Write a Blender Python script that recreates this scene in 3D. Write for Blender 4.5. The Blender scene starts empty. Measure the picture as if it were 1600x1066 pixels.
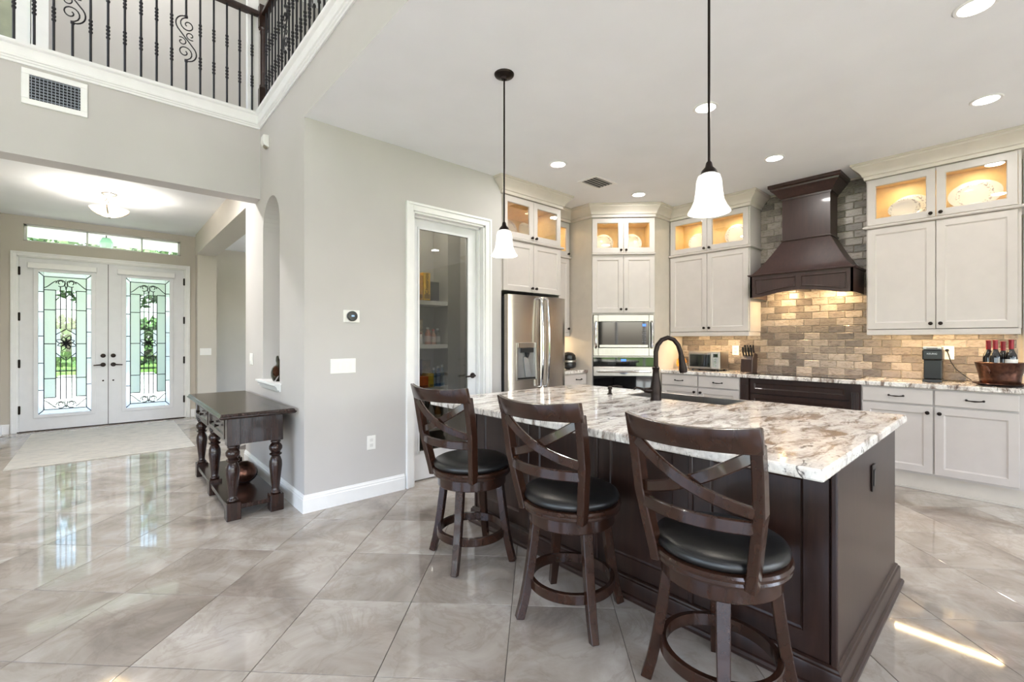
import bpy, bmesh, math, random
from mathutils import Vector, Matrix, noise as mnoise

rnd = random.Random(11)
scene = bpy.context.scene
COL = scene.collection
PI = math.pi

# ---------------------------------------------------------------- camera
CAM_H, YAW, FPX = 1.32, 41.866, 708.5
cam_data = bpy.data.cameras.new('camera')
cam_data.sensor_width = 36.0
cam_data.lens = FPX / 1600.0 * 36.0
cam_data.shift_y = -1.8 / 1600.0
cam_data.clip_start = 0.02
cam_data.clip_end = 300
cam = bpy.data.objects.new('camera', cam_data)
COL.objects.link(cam)
cam.location = (0, 0, CAM_H)
cam.rotation_euler = (PI / 2, 0, -math.radians(YAW))
scene.camera = cam

# ---------------------------------------------------------------- world, sun, exposure
world = bpy.data.worlds.new('sky')
scene.world = world
world.use_nodes = True
wn = world.node_tree
wn.nodes.clear()
w_out = wn.nodes.new('ShaderNodeOutputWorld')
w_bg = wn.nodes.new('ShaderNodeBackground')
w_sky = wn.nodes.new('ShaderNodeTexSky')
w_sky.sky_type = 'NISHITA'
w_sky.sun_disc = False
w_sky.sun_elevation = math.radians(65)
w_sky.sun_rotation = math.radians(180)
w_sky.dust_density = 3.0
w_sky.ozone_density = 1.0
w_mix = wn.nodes.new('ShaderNodeMix')
w_mix.data_type = 'RGBA'
w_mix.inputs[0].default_value = 0.22
w_hsv = wn.nodes.new('ShaderNodeRGBToBW')
wn.links.new(w_sky.outputs[0], w_hsv.inputs[0])
wn.links.new(w_sky.outputs[0], w_mix.inputs[6])
wn.links.new(w_hsv.outputs[0], w_mix.inputs[7])
wn.links.new(w_mix.outputs[2], w_bg.inputs[0])
w_bg.inputs[1].default_value = 1.3
wn.links.new(w_bg.outputs[0], w_out.inputs[0])

sun_d = bpy.data.lights.new('sun', 'SUN')
sun_d.energy = 9.0
sun_d.angle = math.radians(1.0)
sun_d.color = (1.0, 0.985, 0.965)
sun = bpy.data.objects.new('sun', sun_d)
COL.objects.link(sun)
sun.rotation_euler = Vector((0.10, 0.40, -0.9)).to_track_quat('-Z', 'Y').to_euler()

vs = scene.view_settings
vs.view_transform = 'Standard'
vs.look = 'None'
vs.gamma = 1.0
vs.use_curve_mapping = False
vs.exposure = 0.88
scene.cycles.max_bounces = 10
scene.cycles.diffuse_bounces = 5
scene.cycles.glossy_bounces = 4
scene.cycles.transmission_bounces = 8
scene.cycles.transparent_max_bounces = 16
scene.cycles.sample_clamp_indirect = 6.0
scene.cycles.caustics_reflective = False
scene.cycles.caustics_refractive = False

# ---------------------------------------------------------------- room numbers (metres)
XN = 1.127      # niche wall face / edge of the two-storey room
YP = 3.628      # pantry wall face
YB = 4.31       # kitchen back wall
XW = 5.85       # range wall
ZC = 3.02       # kitchen ceiling
YH0, YH1 = 4.941, 5.141   # header under the loft
ZH = 2.694
YF = 9.44       # front door wall
ZF = 3.087      # foyer ceiling
ZL = 3.517      # loft trim top
ZTOP = 6.0


# ================================================================ helpers
def lin(c):
    o = []
    for v in c:
        v = v / 255.0
        o.append(v / 12.92 if v <= 0.04045 else ((v + 0.055) / 1.055) ** 2.4)
    return tuple(o) + (1.0,)


class NT:
    def __init__(self, name):
        self.m = bpy.data.materials.new(name)
        self.m.use_nodes = True
        self.t = self.m.node_tree
        self.t.nodes.clear()
        self.out = self.n('ShaderNodeOutputMaterial')

    def n(self, typ, **kw):
        nd = self.t.nodes.new(typ)
        for k, v in kw.items():
            setattr(nd, k, v)
        return nd

    def l(self, a, b):
        self.t.links.new(a, b)

    def bsdf(self, col=(128, 128, 128), rough=0.5, metal=0.0, spec=0.5, coat=0.0):
        b = self.n('ShaderNodeBsdfPrincipled')
        b.inputs['Base Color'].default_value = lin(col)
        b.inputs['Roughness'].default_value = rough
        b.inputs['Metallic'].default_value = metal
        b.inputs['Specular IOR Level'].default_value = spec
        b.inputs['Coat Weight'].default_value = coat
        b.inputs['Coat Roughness'].default_value = 0.06
        self.l(b.outputs[0], self.out.inputs[0])
        return b

    def noise(self, scale, detail=3, vec=None, rough=0.5, dist=0.0):
        t = self.n('ShaderNodeTexNoise')
        t.inputs['Scale'].default_value = scale
        t.inputs['Detail'].default_value = detail
        t.inputs['Roughness'].default_value = rough
        t.inputs['Distortion'].default_value = dist
        if vec is not None:
            self.l(vec, t.inputs['Vector'])
        return t

    def ramp(self, fac, stops, interp='LINEAR'):
        r = self.n('ShaderNodeValToRGB')
        r.color_ramp.interpolation = interp
        el = r.color_ramp.elements
        while len(el) < len(stops):
            el.new(0.5)
        for e, (p, c) in zip(el, stops):
            e.position = p
            e.color = lin(c) if len(c) == 3 else c
        self.l(fac, r.inputs[0])
        return r

    def mix(self, fac, a, b, blend='MIX'):
        m = self.n('ShaderNodeMix', data_type='RGBA', blend_type=blend)
        for s, i in ((fac, 0), (a, 6), (b, 7)):
            if isinstance(s, (int, float)):
                m.inputs[i].default_value = s
            elif isinstance(s, tuple):
                m.inputs[i].default_value = lin(s)
            else:
                self.l(s, m.inputs[i])
        return m.outputs[2]

    def coord(self, kind='Object', scale=(1, 1, 1), rot=(0, 0, 0), rand=0.0):
        if kind == 'Position':
            src = self.n('ShaderNodeNewGeometry').outputs['Position']
        else:
            src = self.n('ShaderNodeTexCoord').outputs[kind]
        if rand:
            oi = self.n('ShaderNodeObjectInfo')
            mm = self.n('ShaderNodeMath', operation='MULTIPLY')
            mm.inputs[1].default_value = rand
            self.l(oi.outputs['Random'], mm.inputs[0])
            va = self.n('ShaderNodeVectorMath', operation='ADD')
            self.l(src, va.inputs[0])
            self.l(mm.outputs[0], va.inputs[1])
            src = va.outputs[0]
        mp = self.n('ShaderNodeMapping')
        mp.inputs['Scale'].default_value = scale
        mp.inputs['Rotation'].default_value = rot
        self.l(src, mp.inputs[0])
        return mp.outputs[0]

    def bump(self, b, h, strength, dist=0.002):
        bp = self.n('ShaderNodeBump')
        bp.inputs['Strength'].default_value = strength
        bp.inputs['Distance'].default_value = dist
        self.l(h, bp.inputs['Height'])
        self.l(bp.outputs[0], b.inputs['Normal'])


def m_plain(name, col, rough=0.5, metal=0.0, spec=0.5, coat=0.0, var=0.06, scale=9.0, bump=0.0, bscale=150):
    """one colour with a soft procedural variation"""
    t = NT(name)
    b = t.bsdf(col, rough, metal, spec, coat)
    v = t.coord('Position')
    nz = t.noise(scale, 3, v)
    lo = tuple(max(0, c * (1 - var)) for c in col)
    hi = tuple(min(255, c * (1 + var * 0.6)) for c in col)
    r = t.ramp(nz.outputs[0], [(0.3, lo), (0.7, hi)])
    t.l(r.outputs[0], b.inputs['Base Color'])
    if bump:
        n2 = t.noise(bscale, 2, v)
        t.bump(b, n2.outputs[0], bump)
    return t.m


def m_emit(name, col, strength, base=None):
    t = NT(name)
    b = t.bsdf(base or col, 0.4)
    b.inputs['Emission Color'].default_value = lin(col)
    b.inputs['Emission Strength'].default_value = strength
    return t.m


def m_wood(name, dark, light, rough=0.3, coat=0.25, stretch=(12, 12, 1.0), spec=0.5):
    t = NT(name)
    b = t.bsdf(dark, rough, 0, spec, coat)
    v = t.coord('Object', stretch)
    nz = t.noise(3.0, 6, v, 0.6, 0.6)
    r = t.ramp(nz.outputs[0], [(0.32, dark), (0.72, light)])
    t.l(r.outputs[0], b.inputs['Base Color'])
    t.bump(b, nz.outputs[0], 0.05, 0.001)
    return t.m


def m_glass(name, tint=(255, 255, 255), refl=0.10, rough=0.0):
    t = NT(name)
    tr = t.n('ShaderNodeBsdfTransparent')
    tr.inputs[0].default_value = lin(tint)
    gl = t.n('ShaderNodeBsdfGlossy')
    gl.inputs['Roughness'].default_value = rough
    lw = t.n('ShaderNodeLayerWeight')
    lw.inputs[0].default_value = 0.35
    mm = t.n('ShaderNodeMath', operation='MULTIPLY_ADD')
    mm.inputs[1].default_value = 0.5
    mm.inputs[2].default_value = refl * 0.5
    t.l(lw.outputs['Fresnel'], mm.inputs[0])
    mx = t.n('ShaderNodeMixShader')
    t.l(mm.outputs[0], mx.inputs[0])
    t.l(tr.outputs[0], mx.inputs[1])
    t.l(gl.outputs[0], mx.inputs[2])
    t.l(mx.outputs[0], t.out.inputs[0])
    return t.m


def m_frost(name, col, clear=0.25, scale=40, bump=0.4):
    t = NT(name)
    tl = t.n('ShaderNodeBsdfTranslucent')
    tl.inputs[0].default_value = lin(col)
    tr = t.n('ShaderNodeBsdfTransparent')
    tr.inputs[0].default_value = lin(col)
    gl = t.n('ShaderNodeBsdfGlossy')
    gl.inputs['Roughness'].default_value = 0.15
    v = t.coord('Position')
    nz = t.noise(scale, 2, v)
    bp = t.n('ShaderNodeBump')
    bp.inputs['Strength'].default_value = bump
    bp.inputs['Distance'].default_value = 0.004
    t.l(nz.outputs[0], bp.inputs['Height'])
    t.l(bp.outputs[0], tl.inputs['Normal'])
    t.l(bp.outputs[0], gl.inputs['Normal'])
    m1 = t.n('ShaderNodeMixShader')
    m1.inputs[0].default_value = clear
    t.l(tl.outputs[0], m1.inputs[1])
    t.l(tr.outputs[0], m1.inputs[2])
    m2 = t.n('ShaderNodeMixShader')
    m2.inputs[0].default_value = 0.08
    t.l(m1.outputs[0], m2.inputs[1])
    t.l(gl.outputs[0], m2.inputs[2])
    t.l(m2.outputs[0], t.out.inputs[0])
    return t.m


def m_tile():
    t = NT('polished_porcelain')
    b = t.bsdf((205, 198, 190), 0.05, 0, 0.75, 0.0)
    v = t.coord('Object', (1, 1, 1), rand=37.0)
    big = t.noise(2.0, 10, v, 0.6, 0.8)
    fine = t.noise(3.8, 10, v, 0.62, 0.9)
    c1 = t.ramp(big.outputs[0], [(0.28, (132, 122, 113)), (0.42, (162, 152, 143)), (0.55, (180, 172, 163)), (0.72, (203, 197, 191))])
    vein = t.ramp(fine.outputs[0], [(0.44, (0, 0, 0)), (0.5, (255, 255, 255)), (0.53, (0, 0, 0))])
    c2 = t.mix(vein.outputs[0], c1.outputs[0], (122, 106, 94))
    c3 = t.mix(0.22, c1.outputs[0], c2)
    oi = t.n('ShaderNodeObjectInfo')
    tone = t.ramp(oi.outputs['Random'], [(0.0, (232, 230, 228)), (1.0, (255, 255, 255))])
    c4 = t.mix(1.0, c3, tone.outputs[0], 'MULTIPLY')
    t.l(c4, b.inputs['Base Color'])
    wv = t.noise(5.0, 2, t.coord('Position'))
    t.bump(b, wv.outputs[0], 0.012, 0.01)
    return t.m


def m_granite():
    t = NT('granite')
    b = t.bsdf((225, 220, 212), 0.09, 0, 0.5)
    v = t.coord('Position', (0.75, 2.4, 1.0), (0, 0, math.radians(38)))
    v2 = t.coord('Position', (1.0, 2.8, 1.0), (0, 0, math.radians(30)))
    a = t.noise(2.6, 6, v, 0.6, 1.1)
    d = t.noise(4.2, 9, v2, 0.68, 0.9)
    e_ = t.noise(13.0, 6, v2, 0.7, 1.2)
    s_ = t.noise(60.0, 4, t.coord('Position'))
    big = t.noise(1.3, 3, t.coord('Position'), 0.5, 0.6)
    base = t.ramp(a.outputs[0], [(0.3, (184, 174, 168)), (0.45, (222, 216, 211)), (0.58, (242, 239, 235)), (0.75, (206, 199, 193))])
    sp = t.mix(0.22, base.outputs[0], t.ramp(s_.outputs[0], [(0.35, (140, 130, 124)), (0.6, (246, 243, 238))]).outputs[0])
    tau = t.ramp(d.outputs[0], [(0.485, (0, 0, 0)), (0.55, (170, 170, 170)), (0.61, (240, 240, 240))])
    c = t.mix(tau.outputs[0], sp, (104, 82, 70))
    blk = t.ramp(e_.outputs[0], [(0.575, (0, 0, 0)), (0.635, (235, 235, 235))])
    c = t.mix(blk.outputs[0], c, (46, 40, 40))
    amber = t.ramp(big.outputs[0], [(0.60, (0, 0, 0)), (0.74, (110, 110, 110))])
    c = t.mix(amber.outputs[0], c, (206, 150, 92))
    t.l(c, b.inputs['Base Color'])
    return t.m


def m_brick():
    t = NT('glazed_brick')
    b = t.bsdf((140, 125, 112), 0.22, 0, 0.5)
    oi = t.n('ShaderNodeObjectInfo')
    r = t.ramp(oi.outputs['Random'], [(0.0, (110, 102, 97)), (0.2, (138, 128, 121)), (0.4, (160, 150, 142)), (0.6, (126, 117, 110)), (0.8, (174, 164, 156)), (1.0, (102, 95, 90))], 'CONSTANT')
    v = t.coord('Object', (1, 1, 4), rand=23.0)
    nz = t.noise(22, 6, v, 0.65, 0.8)
    st = t.ramp(nz.outputs[0], [(0.3, (150, 142, 136)), (0.55, (255, 255, 255)), (0.8, (205, 196, 188))])
    c = t.mix(1.0, r.outputs[0], st.outputs[0], 'MULTIPLY')
    t.l(c, b.inputs['Base Color'])
    n2 = t.noise(30, 3, v)
    t.bump(b, n2.outputs[0], 0.5, 0.004)
    return t.m


def m_steel(name, col=(168, 163, 158), rough=0.29, axis=(160, 160, 2)):
    t = NT(name)
    b = t.bsdf(col, rough, 1.0)
    v = t.coord('Object', axis)
    nz = t.noise(4, 3, v)
    r = t.ramp(nz.outputs[0], [(0.3, tuple(c * 0.93 for c in col)), (0.7, tuple(min(255, c * 1.05) for c in col))])
    t.l(r.outputs[0], b.inputs['Base Color'])
    return t.m


def m_plate():
    t = NT('china')
    b = t.bsdf((222, 220, 217), 0.12)
    v = t.coord('Object')
    ln = t.n('ShaderNodeVectorMath', operation='LENGTH')
    t.l(v, ln.inputs[0])
    ring = t.ramp(ln.outputs['Value'], [(0.085, (0, 0, 0)), (0.092, (255, 255, 255)), (0.118, (255, 255, 255)), (0.124, (0, 0, 0))])
    nz = t.noise(75, 3, v)
    fl = t.ramp(nz.outputs[0], [(0.52, (0, 0, 0)), (0.60, (255, 255, 255))])
    f = t.mix(1.0, ring.outputs[0], fl.outputs[0], 'MULTIPLY')
    c = t.mix(f, (222, 220, 217), (150, 146, 152))
    t.l(c, b.inputs['Base Color'])
    return t.m


def m_rug():
    t = NT('rug_weave')
    b = t.bsdf((196, 192, 186), 0.95, 0, 0.1)
    v = t.coord('Object', (1, 3, 1))
    n1 = t.noise(6, 8, v, 0.7, 0.5)
    r = t.ramp(n1.outputs[0], [(0.3, (172, 170, 167)), (0.55, (208, 204, 197)), (0.75, (188, 181, 171))])
    t.l(r.outputs[0], b.inputs['Base Color'])
    n2 = t.noise(300, 2, t.coord('Object'))
    t.bump(b, n2.outputs[0], 0.6, 0.004)
    return t.m


WALL = m_plain('wall_paint', (192, 189, 187), 0.75, spec=0.2, var=0.015, scale=2, bump=0.05, bscale=220)
WALLT = m_plain('wall_paint_tan', (198, 192, 182), 0.75, spec=0.2, var=0.015, scale=2, bump=0.05, bscale=220)
CEIL = m_plain('ceiling_paint', (238, 240, 243), 0.85, spec=0.15, var=0.012, scale=2, bump=0.08, bscale=160)
TRIM = m_plain('trim_white', (236, 236, 236), 0.35, var=0.012)
DOORW = m_plain('door_white', (226, 227, 230), 0.38, var=0.012)
CAB = m_plain('cabinet_paint', (192, 185, 181), 0.36, var=0.015)
CABT = m_plain('crown_glaze', (200, 192, 182), 0.4, var=0.02)
CABIN = m_plain('cabinet_maple', (232, 206, 152), 0.5, var=0.06)
GROUT = m_plain('grout', (92, 83, 76), 0.9, var=0.05)
BGROUT = m_plain('brick_grout', (196, 186, 172), 0.9, var=0.05)
TILE = m_tile()
GRAN = m_granite()
BRICK = m_brick()
WOOD = m_wood('espresso_wood', (36, 22, 18), (52, 33, 27), 0.34, 0.1, spec=0.4)
WOODH = m_wood('espresso_hood', (44, 27, 25), (60, 38, 35), 0.34, 0.15)
WOODS = m_wood('stool_wood', (38, 21, 14), (56, 33, 23), 0.24, 0.3, (5, 5, 2), 0.35)
WOODT = m_wood('console_wood', (30, 18, 14), (50, 29, 22), 0.26, 0.22, spec=0.35)
LEATH = m_plain('black_leather', (20, 20, 21), 0.34, spec=0.6, var=0.2, scale=20, bump=0.25, bscale=260)
BRONZE = m_plain('oil_bronze', (44, 36, 33), 0.34, 0.85, var=0.15)
IRON = m_plain('wrought_iron', (46, 45, 48), 0.45, 0.6, var=0.12)
BLACK = m_plain('black_plastic', (16, 16, 18), 0.28, var=0.1)
DARK = m_plain('painted_duct_shade', (30, 32, 38), 0.8, var=0.1)  # dark colour standing in for the shade inside the vents
STEEL = m_steel('brushed_steel')
STEELV = m_steel('brushed_steel_fridge', (186, 177, 168), 0.26, (2, 2, 160))
CHROME = m_plain('chrome', (215, 215, 217), 0.08, 1.0, var=0.02)
BGLASS = m_plain('black_glass', (8, 8, 10), 0.04, spec=0.7, var=0.05)
GLASS = m_glass('clear_glass')
GLASSP = m_glass('pantry_glass', (208, 208, 205), 0.10)
FROST = m_frost('frosted_glass', (206, 212, 206), 0.12, 30)
TEXG = m_frost('rippled_glass', (228, 230, 232), 0.35, 55, 1.0)
BEVG = m_glass('bevelled_glass', (212, 221, 216), 0.12, 0.02)
SHADE = m_emit('opal_shade', (255, 250, 240), 0.55, (245, 243, 238))
def m_bowl():
    t = NT('alabaster_bowl')
    tl = t.n('ShaderNodeBsdfTranslucent'); tl.inputs[0].default_value = lin((246, 236, 216))
    df = t.n('ShaderNodeBsdfDiffuse'); df.inputs[0].default_value = lin((240, 226, 200))
    em = t.n('ShaderNodeEmission'); em.inputs[0].default_value = lin((255, 238, 208)); em.inputs[1].default_value = 0.35
    m1 = t.n('ShaderNodeMixShader'); m1.inputs[0].default_value = 0.3
    t.l(tl.outputs[0], m1.inputs[1]); t.l(df.outputs[0], m1.inputs[2])
    ad = t.n('ShaderNodeAddShader'); t.l(m1.outputs[0], ad.inputs[0]); t.l(em.outputs[0], ad.inputs[1])
    t.l(ad.outputs[0], t.out.inputs[0])
    return t.m
BOWL = m_bowl()
LENS = m_emit('lamp_lens', (255, 250, 242), 9.0)
UNDERC = m_emit('led_strip', (255, 214, 150), 10.0)
CHINA = m_plate()
RUG = m_rug()
COPPER = m_plain('hammered_copper', (96, 66, 54), 0.3, 0.9, var=0.25, scale=30, bump=0.3, bscale=90)
PLASTW = m_plain('white_plastic', (234, 233, 230), 0.4, var=0.01)


class MB:
    def __init__(self):
        self.v, self.f = [], []

    def add(self, vs, fs):
        o = len(self.v)
        self.v += [tuple(p) for p in vs]
        self.f += [tuple(i + o for i in f) for f in fs]
        return self

    def box(self, x0, x1, y0, y1, z0, z1):
        if x1 < x0: x0, x1 = x1, x0
        if y1 < y0: y0, y1 = y1, y0
        if z1 < z0: z0, z1 = z1, z0
        return self.add([(x0, y0, z0), (x1, y0, z0), (x1, y1, z0), (x0, y1, z0), (x0, y0, z1), (x1, y0, z1), (x1, y1, z1), (x0, y1, z1)],
                        [(0, 3, 2, 1), (4, 5, 6, 7), (0, 1, 5, 4), (1, 2, 6, 5), (2, 3, 7, 6), (3, 0, 4, 7)])

    def prism(self, pts, a0, a1, axis='z'):
        n = len(pts)
        def P(p, a):
            return {'z': (p[0], p[1], a), 'y': (p[0], a, p[1]), 'x': (a, p[0], p[1])}[axis]
        vs = [P(p, a0) for p in pts] + [P(p, a1) for p in pts]
        fs = [tuple(range(n - 1, -1, -1)), tuple(range(n, 2 * n))]
        fs += [(i, (i + 1) % n, n + (i + 1) % n, n + i) for i in range(n)]
        return self.add(vs, fs)

    def lathe(self, prof, c=(0, 0, 0), n=24, axis='z', sx=1.0, sy=1.0):
        vs, fs = [], []
        m = len(prof)
        for i in range(n):
            a = 2 * PI * i / n
            ca, sa = math.cos(a) * sx, math.sin(a) * sy
            for r, h in prof:
                p = {'z': (r * ca, r * sa, h), 'y': (r * ca, h, r * sa), 'x': (h, r * ca, r * sa)}[axis]
                vs.append((p[0] + c[0], p[1] + c[1], p[2] + c[2]))
        for i in range(n):
            j = (i + 1) % n
            for k in range(m - 1):
                fs.append((i * m + k, j * m + k, j * m + k + 1, i * m + k + 1))
        loop = tuple(prof[0]) == tuple(prof[-1])
        if prof[0][0] > 1e-6 and not loop:
            fs.append(tuple(i * m for i in range(n))[::-1])
        if prof[-1][0] > 1e-6 and not loop:
            fs.append(tuple(i * m + m - 1 for i in range(n)))
        return self.add(vs, fs)

    def tube(self, path, r, n=8, closed=False):
        pts = [Vector(p) for p in path]
        m = len(pts)
        rs = r if isinstance(r, (list, tuple)) else [r] * m
        vs, fs = [], []
        up = None
        for i, p in enumerate(pts):
            if closed:
                t = pts[(i + 1) % m] - pts[i - 1]
            else:
                t = pts[min(i + 1, m - 1)] - pts[max(i - 1, 0)]
            t.normalize()
            if up is None:
                up = Vector((0, 0, 1)) if abs(t.z) < 0.9 else Vector((1, 0, 0))
            a = t.cross(up)
            if a.length < 1e-5:
                a = t.orthogonal()
            a.normalize()
            b = a.cross(t)
            up = b
            for k in range(n):
                an = 2 * PI * k / n
                vs.append(tuple(p + (a * math.cos(an) + b * math.sin(an)) * rs[i]))
        lim = m if closed else m - 1
        for i in range(lim):
            j = (i + 1) % m
            for k in range(n):
                k2 = (k + 1) % n
                fs.append((i * n + k, i * n + k2, j * n + k2, j * n + k))
        if not closed:
            fs.append(tuple(range(n))[::-1])
            fs.append(tuple((m - 1) * n + k for k in range(n)))
        return self.add(vs, fs)

    def ribbon(self, path, w, t, tdir, ws=None):
        """rectangular bar swept along path, t measured along tdir"""
        pts = [Vector(p) for p in path]
        m = len(pts)
        vs, fs = [], []
        for i, p in enumerate(pts):
            T = (pts[min(i + 1, m - 1)] - pts[max(i - 1, 0)]).normalized()
            td = Vector(tdir(i) if callable(tdir) else tdir)
            wd = T.cross(td).normalized()
            td = wd.cross(T).normalized()
            ww = (ws[i] if ws else w) / 2
            for a, b in ((-1, -1), (1, -1), (1, 1), (-1, 1)):
                vs.append(tuple(p + wd * ww * a + td * t / 2 * b))
        for i in range(m - 1):
            for k in range(4):
                k2 = (k + 1) % 4
                fs.append((i * 4 + k, i * 4 + k2, i * 4 + 4 + k2, i * 4 + 4 + k))
        fs.append((3, 2, 1, 0))
        e = (m - 1) * 4
        fs.append((e, e + 1, e + 2, e + 3))
        return self.add(vs, fs)

    def mould(self, path, prof, closed=False):
        """profile (d outwards to the right of travel, z) along a plan path"""
        pts = [Vector((p[0], p[1])) for p in path]
        m, k = len(pts), len(prof)
        vs, fs = [], []
        for i, p in enumerate(pts):
            def nrm(a, b):
                t = (b - a).normalized()
                return Vector((t.y, -t.x))
            if closed or 0 < i < m - 1:
                n1 = nrm(pts[i - 1], p)
                n2 = nrm(p, pts[(i + 1) % m])
                mm = (n1 + n2)
                mm = mm / max(0.2, mm.dot(n1)) if mm.length > 1e-6 else n1
            elif i == 0:
                mm = nrm(p, pts[1])
            else:
                mm = nrm(pts[-2], p)
            for d, z in prof:
                vs.append((p.x + mm.x * d, p.y + mm.y * d, z))
        lim = m if closed else m - 1
        for i in range(lim):
            j = (i + 1) % m
            for a in range(k):
                b = (a + 1) % k
                fs.append((i * k + a, i * k + b, j * k + b, j * k + a))
        if not closed:
            fs.append(tuple(range(k))[::-1])
            fs.append(tuple((m - 1) * k + a for a in range(k)))
        return self.add(vs, fs)

    def xf(self, M):
        self.v = [tuple(M @ Vector(p)) for p in self.v]
        return self


ORG = {}


def build(mb, name, mat, parent=None, bevel=0.0, seg=1, smooth=False, ang=35, local=False):
    """links the collected geometry as one mesh object; world coordinates unless local"""
    v = mb.v
    org = ORG.get(parent.name, (0, 0, 0)) if (parent and not local) else (0, 0, 0)
    if org != (0, 0, 0):
        v = [(p[0] - org[0], p[1] - org[1], p[2] - org[2]) for p in v]
    me = bpy.data.meshes.new(name)
    me.from_pydata(v, [], mb.f)
    bm = bmesh.new()
    bm.from_mesh(me)
    bmesh.ops.recalc_face_normals(bm, faces=bm.faces)
    if bevel:
        ed = [e for e in bm.edges if len(e.link_faces) == 2 and e.calc_face_angle(0) > math.radians(30)]
        bmesh.ops.bevel(bm, geom=ed, offset=bevel, segments=seg, profile=0.5, affect='EDGES', clamp_overlap=True)
    bm.to_mesh(me)
    bm.free()
    if smooth:
        for p in me.polygons:
            p.use_smooth = True
        me.set_sharp_from_angle(angle=math.radians(ang))
    me.materials.append(mat)
    o = bpy.data.objects.new(name, me)
    COL.objects.link(o)
    if parent:
        o.parent = parent
        ORG[o.name] = org
    return o


def tag(o, label, cat=None, group=None, kind=None):
    if label: o['label'] = label
    if cat: o['category'] = cat
    if group: o['group'] = group
    if kind: o['kind'] = kind
    return o


def thing(name, label, cat, loc=(0, 0, 0), rz=0.0, group=None, kind=None):
    o = bpy.data.objects.new(name, None)
    o.empty_display_size = 0.05
    COL.objects.link(o)
    o.location = loc
    o.rotation_euler = (0, 0, rz)
    ORG[o.name] = tuple(loc)
    return tag(o, label, cat, group, kind)


def struct(mb, name, mat, label, **kw):
    return tag(build(mb, name, mat, None, **kw), label, None, None, 'structure')


def one(mb, name, mat, label, cat, group=None, loc=None, **kw):
    """a thing that is one mesh, given in world coordinates"""
    o = build(mb, name, mat, None, **kw)
    if loc:
        o.data.transform(Matrix.Translation(-Vector(loc)))
        o.location = loc
    return tag(o, label, cat, group)


def copy_tree(o, parent=None):
    c = o.copy()
    COL.objects.link(c)
    if parent: c.parent = parent
    for ch in list(o.children):
        copy_tree(ch, c)
    return c


def text(body, name, size, mat, parent, loc, rot, align='CENTER'):
    cu = bpy.data.curves.new(name, 'FONT')
    cu.body = body
    cu.size = size
    cu.align_x = align
    cu.align_y = 'CENTER'
    cu.extrude = 0.0004
    cu.materials.append(mat)
    tmp = bpy.data.objects.new(name + '_tmp', cu)
    COL.objects.link(tmp)
    bpy.context.view_layer.update()
    me = bpy.data.meshes.new_from_object(tmp.evaluated_get(bpy.context.evaluated_depsgraph_get()))
    bpy.data.objects.remove(tmp)
    bpy.data.curves.remove(cu)
    me.name = name
    if not me.materials: me.materials.append(mat)
    o = bpy.data.objects.new(name, me)
    COL.objects.link(o)
    o.parent = parent
    o.location = loc
    o.rotation_euler = rot
    return o


def area(name, loc, rot, sx, sy, energy, col=(1, 1, 1), shape='RECTANGLE', spread=PI):
    d = bpy.data.lights.new(name, 'AREA')
    d.shape = shape
    d.size = sx
    d.size_y = sy
    d.energy = energy
    d.color = col
    d.spread = spread
    o = bpy.data.objects.new(name, d)
    COL.objects.link(o)
    o.location = loc
    o.rotation_euler = rot
    return o


def holed(axis, a0, a1, z0, z1, t0, t1, holes):
    """wall slab along axis 'x' or 'y' with rectangular holes (a0,a1,z0,z1)"""
    mb = MB()
    As = sorted({a0, a1} | {h[0] for h in holes} | {h[1] for h in holes})
    Zs = sorted({z0, z1} | {h[2] for h in holes} | {h[3] for h in holes})
    for i in range(len(As) - 1):
        run = None
        for k in range(len(Zs) - 1):
            ca, cz = (As[i] + As[i + 1]) / 2, (Zs[k] + Zs[k + 1]) / 2
            hole = any(h[0] < ca < h[1] and h[2] < cz < h[3] for h in holes)
            if hole:
                if run is not None:
                    put(mb, axis, As[i], As[i + 1], t0, t1, run, Zs[k])
                run = None
            elif run is None:
                run = Zs[k]
        if run is not None:
            put(mb, axis, As[i], As[i + 1], t0, t1, run, Zs[-1])
    return mb


def put(mb, axis, a0, a1, t0, t1, z0, z1):
    if axis == 'x': mb.box(a0, a1, t0, t1, z0, z1)
    else: mb.box(t0, t1, a0, a1, z0, z1)


def proj(x, y, z=0.0):
    A = math.radians(YAW)
    f = x * math.sin(A) + y * math.cos(A)
    r = x * math.cos(A) - y * math.sin(A)
    if f < 0.05: return None
    return 800 + FPX * r / f, 531.2 - FPX * (z - CAM_H) / f, f

# ================================================================ the shell
XL, YR, XD = -4.2, -5.6, 5.3        # far left wall, rear wall, dining room right wall
floor = struct(MB().box(XL - 0.3, XW + 0.3, YR - 0.3, 10.7, -0.08, -0.004), 'floor', GROUT, 'polished beige porcelain floor laid on the diagonal')

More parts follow.
